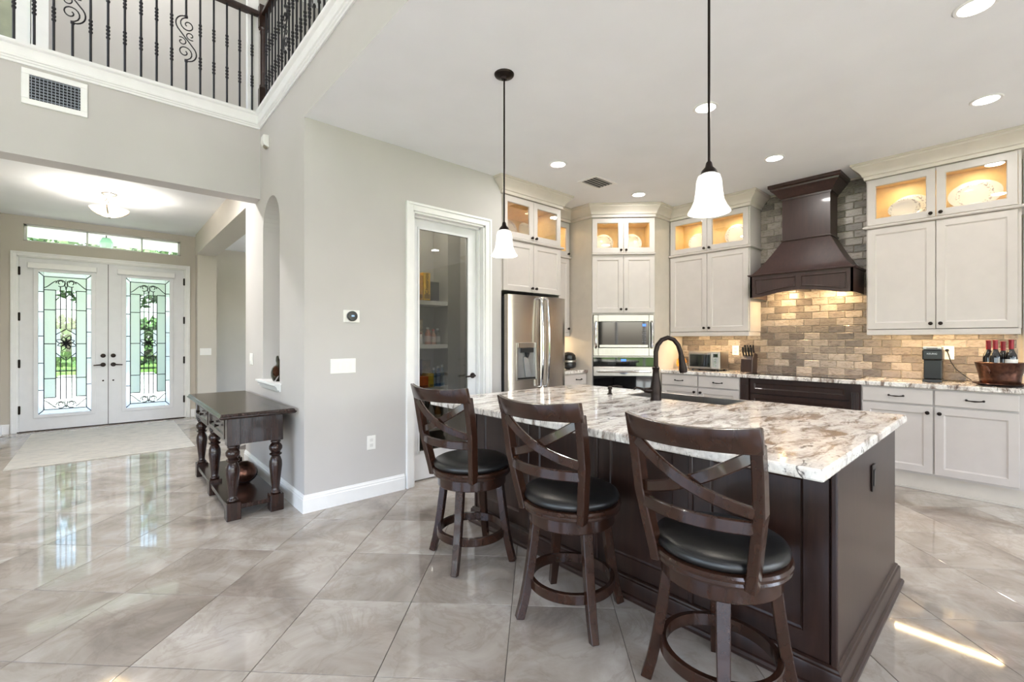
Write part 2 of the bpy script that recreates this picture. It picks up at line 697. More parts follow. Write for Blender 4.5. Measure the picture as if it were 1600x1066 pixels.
# floor tiles: 0.506 m squares turned 45 degrees
S2 = 0.358
tile_half = 0.3558
tb = MB()
c, b, h = tile_half, 0.0016, 0.0
ring0 = [(c, 0), (0, c), (-c, 0), (0, -c)]
ring1 = [(p[0] * (1 - b / c), p[1] * (1 - b / c)) for p in ring0]
tb.add([(p[0], p[1], -0.004) for p in ring0] + [(p[0], p[1], -0.001) for p in ring0] + [(p[0], p[1], 0) for p in ring1],
       [(0, 1, 5, 4), (1, 2, 6, 5), (2, 3, 7, 6), (3, 0, 4, 7), (4, 5, 9, 8), (5, 6, 10, 9), (6, 7, 11, 10), (7, 4, 8, 11), (8, 9, 10, 11)])
spots = []
for i in range(-30, 31):
    for j in range(-30, 31):
        if (i + j) % 2: continue
        # lattice corners at (0.072,3.112) + i*S2, j*S2 ; centres shifted by S2 in x
        x = 0.072 + S2 + i * S2
        y = 3.112 + j * S2
        if not (XL < x < XW - 0.1 and YR < y < 10.3): continue
        if x < -1.2 and y > 5.0: continue
        if x > 1.5 and 4.6 < y: 
            pr = proj(x, y)
            if not pr or not (325 < pr[0] < 395): continue
        if x > 3.1 and y > 3.9: continue
        spots.append((x, y))
def seen_rank(p):
    q = proj(p[0], p[1])
    vis = q and -140 < q[0] < 1740 and q[1] < 1300
    return (0 if vis else 1, p[0] ** 2 + p[1] ** 2)
spots.sort(key=seen_rank)
first = None
rest = MB()
for k, (x, y) in enumerate(spots):
    if k < 300:
        if first is None:
            first = build(MB().add(tb.v, tb.f), 'tile', TILE, floor, local=True)
            o = first
        else:
            o = first.copy(); COL.objects.link(o)
        o.location = (x, y, 0)
    else:
        rest.add([(v[0] + x, v[1] + y, v[2]) for v in tb.v], tb.f)
if rest.v:
    o = build(rest, 'tile_field', TILE, floor)
    o['kind'] = 'stuff'

# niche wall with its arched recess (face at XN, thickness to XN+0.28)
YN0, YN1, NZ0, NZ1 = 4.284, 4.844, 0.93, 2.637
TN = 0.28
ny, nr = (YN0 + YN1) / 2, (YN1 - YN0) / 2
zs = NZ1 - nr
mb = MB()
mb.box(XN, XN + TN, YP, YN0, 0, ZC)
mb.box(XN, XN + TN, YN1, YH0, 0, ZC)
mb.box(XN, XN + TN, YH0, 5.566, 0, ZF)
mb.box(XN, XN + TN, YN0, YN1, 0, NZ0)
mb.box(XN, XN + TN, YP, YH0, ZC, 3.40)
K = 20
arch = [(ny + nr * math.cos(PI * k / K), zs + nr * math.sin(PI * k / K)) for k in range(K + 1)]
for k in range(K):
    (y0, z0), (y1, z1) = arch[k], arch[k + 1]
    mb.add([(XN, y0, z0), (XN, y1, z1), (XN, y1, ZC), (XN, y0, ZC)], [(0, 1, 2, 3)])
    mb.add([(XN, y0, z0), (XN, y1, z1), (XN + 0.15, y1, z1), (XN + 0.15, y0, z0)], [(0, 1, 2, 3)])
mb.box(XN + 0.15, XN + TN, YN0, YN1, NZ0, ZC)
struct(mb, 'wall_niche', WALL, 'beige wall with a tall arched recess above the console table')
# bulkhead over the kitchen edge, running back past the camera
struct(MB().box(XN, XN + 0.28, YR, YP, ZC + 0.0006, 3.40), 'wall_bulkhead', WALL, 'beige bulkhead between kitchen ceiling and loft railing')

# header under the loft
struct(MB().box(-1.09, XN, YH0, YH1, ZH, 3.40), 'wall_header', WALL, 'beige header wall over the foyer opening below the loft railing')
struct(MB().box(XL, -1.09, YH0, YH1, 0, 3.40), 'wall_foyer_return', WALL, 'beige wall beside the foyer opening')
# beam and column on the right of the foyer
struct(MB().box(XN, XN + 0.28, 5.566, YF - 0.22, 2.75, ZF), 'wall_beam', WALLT, 'beige beam over the opening beside the foyer')
struct(MB().box(XN + 0.02, XN + 0.29, YF - 0.25, YF, 0, ZF), 'wall_column', WALLT, 'beige wall stub between front doors and dining room')
struct(MB().box(-1.23, -1.09, YH1, YF, 0, ZF), 'wall_foyer_left', WALLT, 'beige foyer side wall left of the front doors')
# front wall with door and transom openings
DX0, DX1, DZ = -0.935, 1.012, 2.515
TX0, TX1, TZ0, TZ1 = -0.873, 0.945, 2.735, 2.985
struct(holed('x', -1.23, XN + 0.29, 0, ZF, YF, YF + 0.18, [(DX0, DX1, 0, DZ), (TX0, TX1, TZ0, TZ1)]), 'wall_front', WALLT, 'tan front wall around the glazed double doors')
# dining room behind the niche wall
struct(holed('y', 4.75, 10.4, 0, ZF, XD, XD + 0.15, [(6.0, 9.4, 0.6, 2.6)]), 'wall_dining_right', WALLT, 'tan dining room wall with a window opening added for sky light')  # guessed opening, added to let sky light into the dining room
struct(MB().box(XN + 0.29, XD + 0.15, 10.4, 10.55, 0, ZF), 'wall_dining_front', WALLT, 'tan dining room wall seen through the foyer opening')
struct(MB().box(XN + TN, XD + 0.15, 4.75, 4.85, 0, ZF), 'wall_dining_back', WALLT, 'tan wall behind the pantry')
struct(MB().box(XN + 0.27, XN + 0.29, YF + 0.18, 10.55, 0, ZF), 'wall_dining_left', WALLT, 'tan dining room side wall')

# pantry wall and the closet behind it
PX0, PX1, PZ = 2.055, 2.88, 2.482
struct(holed('x', XN + TN, 3.10, 0, ZC, YP, YP + 0.15, [(PX0, PX1, 0, PZ)]), 'wall_pantry', WALL, 'beige kitchen wall around the pantry door')
struct(MB().box(XN, XN + TN, YP - 0.0005, YP, 0, ZC), 'wall_corner', WALL, 'beige wall end at the corner of the kitchen')
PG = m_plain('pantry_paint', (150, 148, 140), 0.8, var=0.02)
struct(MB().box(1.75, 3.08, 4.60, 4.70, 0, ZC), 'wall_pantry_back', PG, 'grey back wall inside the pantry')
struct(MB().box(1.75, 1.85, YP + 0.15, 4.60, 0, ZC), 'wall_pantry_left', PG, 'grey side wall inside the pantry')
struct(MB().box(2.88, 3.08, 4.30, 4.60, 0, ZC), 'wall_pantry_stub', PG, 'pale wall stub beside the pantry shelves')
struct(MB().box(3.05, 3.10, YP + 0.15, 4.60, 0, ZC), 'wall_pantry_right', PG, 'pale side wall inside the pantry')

# kitchen back wall, range wall, great room walls
struct(MB().box(3.10, XW + 0.15, YB, YB + 0.12, 0, ZC), 'wall_back', WALL, 'beige kitchen wall behind the refrigerator and corner ovens')
wall_range = struct(MB().box(XW, XW + 0.15, YR, YB, 0, ZC), 'wall_range', BGROUT, 'range wall with glazed brick backsplash')
struct(MB().box(XW - 0.02, XW + 0.001, YR, -0.03, 0, ZC), 'wall_right', WALL, 'beige wall at the end of the brick backsplash')
struct(holed('y', YR, YH1, 0, ZTOP, XL - 0.15, XL, [(-4.6, -0.6, 0.3, 2.6), (0.4, 3.6, 0.3, 2.6)]), 'wall_left', WALL, 'beige great room wall with window openings added for daylight')  # guessed side openings, added to bring in daylight
struct(holed('x', XL - 0.15, XW + 0.15, 0, ZTOP, YR - 0.15, YR, [(-3.9, 0.7, 0.05, 2.6), (-3.9, 0.7, 3.1, 5.4), (1.6, 5.6, 0.05, 2.6)]), 'wall_rear', WALL, 'beige rear wall with tall windows')
# window frames of the rear wall, plus guessed side and dining windows added for daylight
def win_frame(name, axis, a0, a1, z0, z1, t, nx, label):
    w = thing(name, label, None, ((a0 + a1) / 2, t, z0) if axis == 'x' else (t, (a0 + a1) / 2, z0), kind='structure')
    fr = MB()
    for k in range(nx + 1):
        a = a0 + (a1 - a0) * k / nx
        put(fr, axis, a - 0.03, a + 0.03, t - 0.03, t + 0.03, z0, z1)
    put(fr, axis, a0, a1, t - 0.03, t + 0.03, z0, z0 + 0.06)
    put(fr, axis, a0, a1, t - 0.03, t + 0.03, z1 - 0.06, z1)
    build(fr, 'window_frame', TRIM, w)
win_frame('window_2', 'x', -3.9, 0.7, 0.05, 2.6, YR - 0.08, 4, 'white framed sliding glass doors in the rear wall')
win_frame('window_3', 'x', -3.9, 0.7, 3.1, 5.4, YR - 0.08, 4, 'white framed high windows in the rear wall')
win_frame('window_4', 'x', 1.6, 5.6, 0.05, 2.6, YR - 0.08, 4, 'white framed breakfast nook windows in the rear wall')
win_frame('added_window_5', 'y', -4.6, -0.6, 0.3, 2.6, XL - 0.08, 3, 'white framed great room side window near rear, added for daylight')
win_frame('added_window_6', 'y', 0.4, 3.6, 0.3, 2.6, XL - 0.08, 3, 'white framed great room side window near foyer, added for daylight')
win_frame('added_window_7', 'y', 6.0, 9.4, 0.6, 2.6, XD + 0.08, 3, 'white framed dining room window added to let sky light in')
# sky portals at the openings
def portal(loc, rot, sx, sy):
    o = area('sky_portal', loc, rot, sx, sy, 1)
    o.data.cycles.is_portal = True
portal((-1.6, YR - 0.02, 1.33), (PI / 2, 0, 0), 4.6, 2.55)
portal((-1.6, YR - 0.02, 4.25), (PI / 2, 0, 0), 4.6, 2.3)
portal((3.6, YR - 0.02, 1.33), (PI / 2, 0, 0), 4.0, 2.55)
portal((XL - 0.02, -2.6, 1.45), (PI / 2, 0, -PI / 2), 4.0, 2.3)
portal((XL - 0.02, 2.0, 1.45), (PI / 2, 0, -PI / 2), 3.2, 2.3)
portal((XD + 0.02, 7.7, 1.6), (PI / 2, 0, PI / 2), 3.4, 2.0)

# ceilings
struct(MB().box(XN + 0.0006, XW + 0.15, YR - 0.15, YB + 0.4, ZC, ZC + 0.06), 'ceiling', CEIL, 'flat white kitchen ceiling with recessed lights')
struct(MB().box(-1.23, XN + 0.28, YH1, YF + 0.18, ZF, ZF + 0.08), 'ceiling_foyer', CEIL, 'white textured foyer ceiling')
struct(MB().box(XN + 0.28, XD + 0.15, 4.75, 10.55, ZF, ZF + 0.08), 'ceiling_dining', CEIL, 'white dining room ceiling')
struct(MB().box(XL - 0.15, XW + 0.15, YR - 0.15, 7.2, ZTOP, ZTOP + 0.1), 'ceiling_upper', CEIL, 'white ceiling of the two storey room')

# the loft behind the railings
struct(MB().box(-1.6, XD, YH0 + 0.02, 6.9, 3.40, 3.49), 'floor_loft', WALLT, 'loft floor behind the railing')
struct(MB().box(XN + 0.02, XD, YR, YH0 + 0.02, 3.40, 3.49), 'floor_loft_side', WALLT, 'loft floor over the kitchen')
struct(holed('x', -4.2, XD, 3.49, ZTOP, 6.6, 6.75, [(-1.7, -0.64, 3.49, 5.6)]), 'wall_loft_back', WALL, 'pale loft wall behind the iron railing')
struct(MB().box(3.6, 3.75, YR, 6.6, 3.49, ZTOP), 'wall_loft_side', WALL, 'pale loft wall behind the side railing')
struct(MB().box(-4.2, -1.6, YH0 + 0.02, YH1, 3.40, ZTOP), 'wall_loft_left', WALL, 'pale upper wall beside the loft')
struct(MB().box(-2.2, -0.3, 7.6, 7.7, 3.49, ZTOP), 'wall_loft_room', m_plain('olive_paint', (120, 120, 96), 0.8), 'olive wall of the room off the loft')
mb = MB().box(-0.66, -0.56, 6.57, 6.6, 3.49, 5.7).box(-0.55, -0.43, 6.55, 6.6, 3.49, 5.72)
struct(mb, 'trim_2', TRIM, 'white door casing up on the loft')

# loft edge trim: profile runs along header then toward the camera
zt0, zt1 = 3.37, ZL
prof = [(0, zt0), (0.012, zt0), (0.014, zt0 + 0.015), (0.022, zt0 + 0.02), (0.024, zt0 + 0.03), (0.034, zt0 + 0.036), (0.036, zt0 + 0.05), (0.03, zt0 + 0.055), (0.03, zt1 - 0.03), (0.05, zt1 - 0.022), (0.055, zt1 - 0.012), (0.055, zt1), (-0.10, zt1), (-0.10, zt0)]
mb = MB().mould([(XL, YH0), (XN, YH0), (XN, YR)], prof)
struct(mb, 'trim_1', TRIM, 'white moulded trim along the loft edge')

# baseboards
def bprof(hh=0.135):
    return [(0, 0), (0.017, 0), (0.017, hh - 0.035), (0.013, hh - 0.03), (0.013, hh - 0.018), (0.008, hh - 0.01), (0.005, hh), (0, hh)]
struct(MB().mould([(XN, 5.566), (XN, YP), (PX0 - 0.085, YP)], bprof()), 'baseboard_niche', TRIM, 'white baseboard around the niche wall corner')
struct(MB().mould([(-1.09, YH1), (-1.09, YF), (DX0 - 0.07, YF)], bprof()), 'baseboard_foyer', TRIM, 'white baseboard left of the front doors')
struct(MB().mould([(DX1 + 0.07, YF), (XN + 0.02, YF), (XN + 0.02, YF - 0.25), (XN + 0.29, YF - 0.25), (XN + 0.29, YF)], bprof()), 'baseboard_column', TRIM, 'white baseboard around the foyer wall stub')
struct(MB().mould([(XN + 0.29, 10.4), (XD, 10.4)], bprof()), 'baseboard_dining', TRIM, 'white baseboard in the dining room')

# ---------------------------------------------------------------- backsplash bricks
BW, BH, GAP = 0.152, 0.0762, 0.004
def brick_mesh(w):
    hw, hh = (w - GAP) / 2, (BH - GAP) / 2
    m_ = MB()
    r0 = [(hw, hh), (-hw, hh), (-hw, -hh), (hw, -hh)]
    r1 = [(p[0] - math.copysign(0.004, p[0]), p[1] - math.copysign(0.004, p[1])) for p in r0]
    m_.add([(0, p[0], p[1]) for p in r0] + [(-0.006, p[0], p[1]) for p in r0] + [(-0.009, p[0], p[1]) for p in r1],
           [(0, 1, 5, 4), (1, 2, 6, 5), (2, 3, 7, 6), (3, 0, 4, 7), (4, 5, 9, 8), (5, 6, 10, 9), (6, 7, 11, 10), (7, 4, 8, 11), (8, 9, 10, 11)])
    return m_
brick_cache = {}
def brick(y0, y1, zc, tilt):
    w = round(y1 - y0, 3)
    if w < 0.02: return
    if w not in brick_cache:
        o = build(brick_mesh(w), 'brick', BRICK, wall_range, local=True)
        brick_cache[w] = o
    else:
        o = brick_cache[w].copy(); COL.objects.link(o)
    o.location = (XW, (y0 + y1) / 2, zc)
    o.rotation_euler = (0, tilt, 0)
row = 0
z = 0.942
while z + BH < ZC + 0.03:
    zc = z + BH / 2
    lo, hi = (0.0, 3.047) if z < 1.40 else (0.985, 2.06)
    off = (row % 2) * BW / 2
    y = -0.6 + off
    while y < hi:
        a, bb = max(y, lo), min(y + BW, hi)
        if bb - a > 0.02 and zc < ZC - 0.01:
            brick(a, bb, zc, rnd.uniform(-0.03, 0.03))
        y += BW
    z += BH
    row += 1

# ---------------------------------------------------------------- front double doors
fd = thing('door_1', 'white double front doors with leaded glass panels', None, (0.03, YF, 0), kind='structure')
cas = MB()
def casing(mb, x0, x1, z1, y, w=0.075, d=0.018):
    for (a0, a1, c0, c1) in ((x0 - w, x0, 0, z1 + w), (x1, x1 + w, 0, z1 + w), (x0, x1, z1, z1 + w)):
        mb.box(a0, a1, y - d, y, c0, c1)
    e = 0.012
    mb.box(x0 - w, x0 - w + 0.022, y - d - e, y - d, 0, z1 + w)
    mb.box(x1 + w - 0.022, x1 + w, y - d - e, y - d, 0, z1 + w)
    mb.box(x0 - w + 0.022, x1 + w - 0.022, y - d - e, y - d, z1 + w - 0.022, z1 + w)
casing(cas, DX0, DX1, DZ, YF, 0.06)
build(cas, 'casing', TRIM, fd, bevel=0.002)
build(MB().box(DX0, DX0 + 0.02, YF, YF + 0.16, 0, DZ).box(DX1 - 0.02, DX1, YF, YF + 0.16, 0, DZ).box(DX0, DX1, YF, YF + 0.16, DZ - 0.014, DZ), 'jamb', TRIM, fd)
build(MB().box(DX0, DX1, YF + 0.0, YF + 0.16, 0, 0.012), 'threshold', BRONZE, fd)
CAME = m_plain('lead_came', (58, 58, 60), 0.4, 0.7, var=0.1)


def arcpts(cx, cz, r, a0, a1, n=10):
    return [(cx + r * math.cos(math.radians(a0 + (a1 - a0) * k / n)), cz + r * math.sin(math.radians(a0 + (a1 - a0) * k / n))) for k in range(n + 1)]


def door_leaf(x0, x1, gx0, gx1, hinge_left):
    gz0, gz1 = 0.232, 2.312
    y0, y1 = YF + 0.004, YF + 0.05
    slab = MB()
    slab.box(x0, gx0, y0, y1, 0.014, 2.497).box(gx1, x1, y0, y1, 0.014, 2.497)
    slab.box(gx0, gx1, y0, y1, 0.014, gz0).box(gx0, gx1, y0, y1, gz1, 2.497)
    leaf = build(slab, 'door_leaf', DOORW, fd)
    fr = MB()
    w = 0.045
    for (a0, a1, c0, c1) in ((gx0 - w, gx0 + 0.006, gz0 - w, gz1 + w), (gx1 - 0.006, gx1 + w, gz0 - w, gz1 + w), (gx0, gx1, gz0 - w, gz0 + 0.006), (gx0, gx1, gz1 - 0.006, gz1 + w)):
        fr.box(a0, a1, y0 - 0.014, y0, c0, c1)
    build(fr, 'glazing_frame', DOORW, leaf, bevel=0.004)
    build(MB().box(gx0 - 0.1, gx1 + 0.06, y0 - 0.07, y0 - 0.001, gz1 + 0.035, gz1 + 0.115), 'shade_cassette', TRIM, leaf, bevel=0.008, seg=2)
    W, Hh = gx1 - gx0, gz1 - gz0
    yy = (y0 + y1) / 2
    def P(u, v): return (gx0 + u * W, yy - 0.004, gz0 + v * Hh)
    lines = []
    def L(*pp): lines.append([P(*q) for q in pp])
    bx, bz = 0.105, 0.032
    L((bx, bz), (1 - bx, bz)); L((bx, 1 - bz), (1 - bx, 1 - bz)); L((bx, bz), (bx, 1 - bz)); L((1 - bx, bz), (1 - bx, 1 - bz))
    for (a, c0) in ((0, 0), (1, 0), (0, 1), (1, 1)):
        L((a, c0), (bx if a == 0 else 1 - bx, bz if c0 == 0 else 1 - bz))
    cx0, cx1 = 0.32, 0.70
    vz0, vz1 = 0.115, 0.875
    L((cx0, vz0), (cx0, vz1)); L((cx1, vz0), (cx1, vz1))
    ys = [0.115, 0.25, 0.495, 0.735, 0.875]
    for q in ys:
        L((bx, q), (cx0, q)); L((cx1, q), (1 - bx, q))
    for u in (0.405, 0.51, 0.615):
        L((u, 0.10), (u, 0.40)); L((u, 0.60), (u, 0.90))
    for q in (0.30, 0.74, 0.255):
        L((cx0, q), (cx1, q))
    for s in (0.17, 0.36, 0.55, 0.72, 0.86):
        L((0, s), (bx, s)); L((1 - bx, s + 0.03), (1, s + 0.03))
    # flower in the middle
    cu, cv = 0.51, 0.50
    asp = W / Hh
    for k in range(8):
        an = math.radians(45 * k + 22.5)
        ln = 0.21 if k % 2 else 0.17
        pts = []
        for s in range(9):
            t = s / 8
            wv = 0.045 * math.sin(PI * t)
            pts.append((t * ln, wv))
        loop = pts + [(p[0], -p[1]) for p in reversed(pts[:-1])]
        lines.append([P(cu + math.cos(an) * p[0] - math.sin(an) * p[1], cv + (math.sin(an) * p[0] + math.cos(an) * p[1]) * asp) for p in loop])
    L((cx0, 0.56), (cu, 0.60), (cx1, 0.56)); L((cx0, 0.43), (cu, 0.375), (cx1, 0.43))
    # scrolls at top and bottom
    for sgn, zb in ((1, 0.915), (-1, 0.07)):
        for side in (-1, 1):
            cxs = cu + side * 0.10
            lines.append([P(u, zb + 0.01 * sgn + (v - 0.0) * asp) for u, v in arcpts(cxs, 0, 0.085, 90 - 90 * side, 90 - 90 * side + side * 300, 14)])
            lines.append([P(u, zb + 0.01 * sgn + v * asp) for u, v in arcpts(cxs, 0.02, 0.045, 90 + 90 * side, 90 + 90 * side - side * 250, 10)])
            lines.append([P(cu + side * t, zb + sgn * (0.028 * math.sin(t * 11))) for t in [0.18 + 0.022 * k for k in range(11)]])
        L((cu, zb - 0.03), (cu + 0.03, zb + 0.005), (cu, zb + 0.04), (cu - 0.03, zb + 0.005), (cu, zb - 0.03))
    cm = MB()
    for ln in lines:
        cm.tube(ln, 0.0058, 4)
    build(cm, 'lead_came', CAME, leaf)
    if hinge_left:
        build(MB().box(x1 - 0.012, x1 + 0.016, y1 + 0.001, y1 + 0.016, 0.014, 2.497), 'astragal', CAME, leaf)
    def pane(u0, u1, v0, v1, m):
        a, bq = P(u0, v0), P(u1, v1)
        build(MB().box(a[0] + 0.001, bq[0] - 0.001, yy, yy + 0.004, a[2] + 0.001, bq[2] - 0.001), 'glass_pane', m, leaf)
    # textured border, frosted side lights, bevelled middle
    for s0, s1 in zip((0, 0.17, 0.36, 0.55, 0.72, 0.86), (0.17, 0.36, 0.55, 0.72, 0.86, 1)):
        pane(0, bx, s0, s1, TEXG)
        pane(1 - bx, 1, s0, s1, TEXG)
    pane(bx, 1 - bx, 0, bz, TEXG); pane(bx, 1 - bx, 1 - bz, 1, TEXG)
    pane(bx, 1 - bx, bz, 0.115, BEVG); pane(bx, 1 - bx, 0.875, 1 - bz, FROST)
    for q0, q1 in zip(ys[:-1], ys[1:]):
        pane(bx, cx0, q0, q1, FROST); pane(cx1, 1 - bx, q0, q1, FROST)
    for u0, u1 in zip((cx0, 0.405, 0.51, 0.615), (0.405, 0.51, 0.615, cx1)):
        pane(u0, u1, 0.115, 0.40, BEVG); pane(u0, u1, 0.40, 0.60, TEXG if u0 in (cx0, 0.615) else BEVG); pane(u0, u1, 0.60, 0.875, BEVG)
    hx = x1 - 0.055 if hinge_left else x0 + 0.055
    dr = -1 if hinge_left else 1
    lv = MB().lathe([(0, -0.012), (0.03, -0.012), (0.033, -0.004), (0.033, 0)], (hx, y0, 0.936), 20, 'y')
    lv.tube([(hx, y0 - 0.01, 0.936), (hx, y0 - 0.045, 0.936), (hx + dr * 0.02, y0 - 0.05, 0.936), (hx + dr * 0.11, y0 - 0.05, 0.93)], [0.011, 0.011, 0.011, 0.008], 8)
    build(lv, 'lever_handle', BRONZE, leaf, smooth=True)
    build(MB().lathe([(0, -0.02), (0.022, -0.018), (0.031, -0.008), (0.031, 0)], (hx, y0, 1.075), 20, 'y'), 'deadbolt', BRONZE, leaf, smooth=True)
    build(MB().lathe([(0, -0.006), (0.012, -0.004), (0.012, 0)], (hx, y0, 0.69), 14, 'y'), 'kick_bolt', BRONZE, leaf)
    ex = x0 if hinge_left else x1
    for hz in (2.30, 1.65, 0.98, 0.32):
        build(MB().box(ex - 0.012, ex + 0.012, y0 - 0.012, y0, hz - 0.055, hz + 0.055).lathe([(0.008, -0.06), (0.008, 0.06)], (ex, y0 - 0.012, hz), 8), 'hinge', BRONZE, leaf)


door_leaf(-0.912, 0.026, -0.73, -0.158, True)
door_leaf(0.034, 0.99, 0.235, 0.80, False)

# transom window
tw = thing('window_1', 'wide transom window of three panes above the front doors', None, (0.036, YF, TZ0), kind='structure')
fr = MB()
for (a0, a1, c0, c1) in ((TX0, TX0 + 0.03, TZ0, TZ1), (TX1 - 0.03, TX1, TZ0, TZ1), (TX0, TX1, TZ0, TZ0 + 0.025), (TX0, TX1, TZ1 - 0.025, TZ1), (-0.22, -0.20, TZ0, TZ1), (0.43, 0.45, TZ0, TZ1)):
    fr.box(a0, a1, YF + 0.09, YF + 0.13, c0, c1)
build(fr, 'window_frame', TRIM, tw)
for a0, a1 in ((TX0 + 0.03, -0.22), (-0.20, 0.43), (0.45, TX1 - 0.03)):
    build(MB().box(a0, a1, YF + 0.105, YF + 0.11, TZ0 + 0.025, TZ1 - 0.025), 'pane', GLASS, tw)

# ---------------------------------------------------------------- pantry door
pd = thing('door_2', 'white pantry door with a tall glass pane', None, ((PX0 + PX1) / 2, YP, 0), kind='structure')
cas = MB()
casing(cas, PX0, PX1, PZ, YP, 0.072, 0.016)
build(cas, 'casing', TRIM, pd, bevel=0.002)
build(MB().box(PX0, PX0 + 0.018, YP, YP + 0.15, 0, PZ).box(PX1 - 0.018, PX1, YP, YP + 0.15, 0, PZ).box(PX0, PX1, YP, YP + 0.15, PZ - 0.018, PZ)
      .box(PX1 - 0.034, PX1 - 0.018, YP + 0.06, YP + 0.10, 0, PZ - 0.018).box(PX0 + 0.018, PX1 - 0.018, YP + 0.06, YP + 0.10, PZ - 0.034, PZ - 0.018), 'jamb', TRIM, pd)
ya, yb2 = YP + 0.105, YP + 0.145
gx0, gx1, gz0, gz1 = 2.175, 2.745, 0.27, 2.362
leaf = build(MB().box(PX0 + 0.02, gx0, ya, yb2, 0.012, PZ - 0.02).box(gx1, PX1 - 0.02, ya, yb2, 0.012, PZ - 0.02).box(gx0, gx1, ya, yb2, 0.012, gz0).box(gx0, gx1, ya, yb2, gz1, PZ - 0.02), 'door_leaf', DOORW, pd)
fr = MB()
for (a0, a1, c0, c1) in ((gx0 - 0.012, gx0 + 0.006, gz0 - 0.012, gz1 + 0.012), (gx1 - 0.006, gx1 + 0.012, gz0 - 0.012, gz1 + 0.012), (gx0, gx1, gz0 - 0.012, gz0 + 0.006), (gx0, gx1, gz1 - 0.006, gz1 + 0.012)):
    fr.box(a0, a1, ya - 0.007, ya, c0, c1)
build(fr, 'glazing_bead', DOORW, leaf)
build(MB().box(gx0, gx1, ya + 0.015, ya + 0.021, gz0, gz1), 'glass_pane', GLASSP, leaf)
hx = 2.80
lv = MB().lathe([(0, -0.012), (0.026, -0.012), (0.029, -0.004), (0.029, 0)], (hx, ya, 0.955), 20, 'y')
lv.tube([(hx, ya - 0.01, 0.955), (hx, ya - 0.045, 0.955), (hx - 0.02, ya - 0.05, 0.955), (hx - 0.115, ya - 0.05, 0.95)], [0.01, 0.01, 0.01, 0.007], 8)
build(lv, 'lever_handle', BRONZE, leaf, smooth=True)

# ================================================================ cabinets
KNOB = [(0, -0.030), (0.010, -0.029), (0.0155, -0.024), (0.0155, -0.019), (0.009, -0.014), (0.0055, -0.010), (0.006, -0.002), (0.011, 0)]


def shaker(mb, u0, u1, z0, z1, fw=0.058, th=0.021, glass=False, y=0.0):
    """frame-and-panel front; outer face at y-th"""
    yf = y - th
    o = [(u0, z0), (u1, z0), (u1, z1), (u0, z1)]
    def ins(d): return [(u0 + d, z0 + d), (u1 - d, z0 + d), (u1 - d, z1 - d), (u0 + d, z1 - d)]
    rings = [([(p[0], y, p[1]) for p in o]), ([(p[0], yf + 0.002, p[1]) for p in o]), ([(p[0], yf, p[1]) for p in ins(0.002)]),
             ([(p[0], yf, p[1]) for p in ins(fw)]), ([(p[0], yf + 0.005, p[1]) for p in ins(fw + 0.004)]), ([(p[0], yf + 0.009, p[1]) for p in ins(fw + 0.012)])]
    if glass:
        rings[4] = [(p[0], yf + 0.006, p[1]) for p in ins(fw + 0.005)]
        rings[5] = [(p[0], y, p[1]) for p in ins(fw + 0.006)]
    vs = [p for r in rings for p in r]
    fs = []
    for k in range(5):
        for a in range(4):
            b2 = (a + 1) % 4
            fs.append((k * 4 + a, k * 4 + b2, k * 4 + 4 + b2, k * 4 + 4 + a))
    if glass:
        for a in range(4):
            b2 = (a + 1) % 4
            fs.append((a, b2, 20 + b2, 20 + a))
    else:
        fs.append((20, 21, 22, 23))
        fs.append((3, 2, 1, 0))
    return mb.add(vs, fs)


def knob(door, u, z, y=-0.021):
    build(MB().lathe(KNOB, (u, y, z), 16, 'y'), 'knob', BRONZE, door, smooth=True, local=True)


def pull(drawer, u, z, y=-0.021, w=0.05):
    m_ = MB().tube([(u - w, y, z), (u - w, y - 0.02, z), (u - w * 0.5, y - 0.027, z - 0.003), (u, y - 0.029, z - 0.004), (u + w * 0.5, y - 0.027, z - 0.003), (u + w, y - 0.02, z), (u + w, y, z)], [0.006, 0.005, 0.0045, 0.0065, 0.0045, 0.005, 0.006], 8)
    m_.lathe([(0.009, -0.003), (0.009, 0)], (u - w, y, z), 10, 'y').lathe([(0.009, -0.003), (0.009, 0)], (u + w, y, z), 10, 'y')
    build(m_, 'pull', BRONZE, drawer, smooth=True, local=True)


CROWN = [(0, 2.865), (0.014, 2.865), (0.016, 2.893), (0.03, 2.90), (0.034, 2.918), (0.05, 2.94), (0.078, 2.968), (0.094, 2.982), (0.098, 2.995), (0.108, 3.0), (0.108, ZC - 0.001), (-0.02, ZC - 0.001), (-0.02, 2.865)]
RAIL = [(0, 2.388), (0.018, 2.390), (0.024, 2.399), (0.024, 2.407), (0.016, 2.414), (0, 2.416)]
Z_D0, Z_D1, Z_G0, Z_G1, Z_T = 1.4215, 2.385, 2.42, 2.855, 2.87


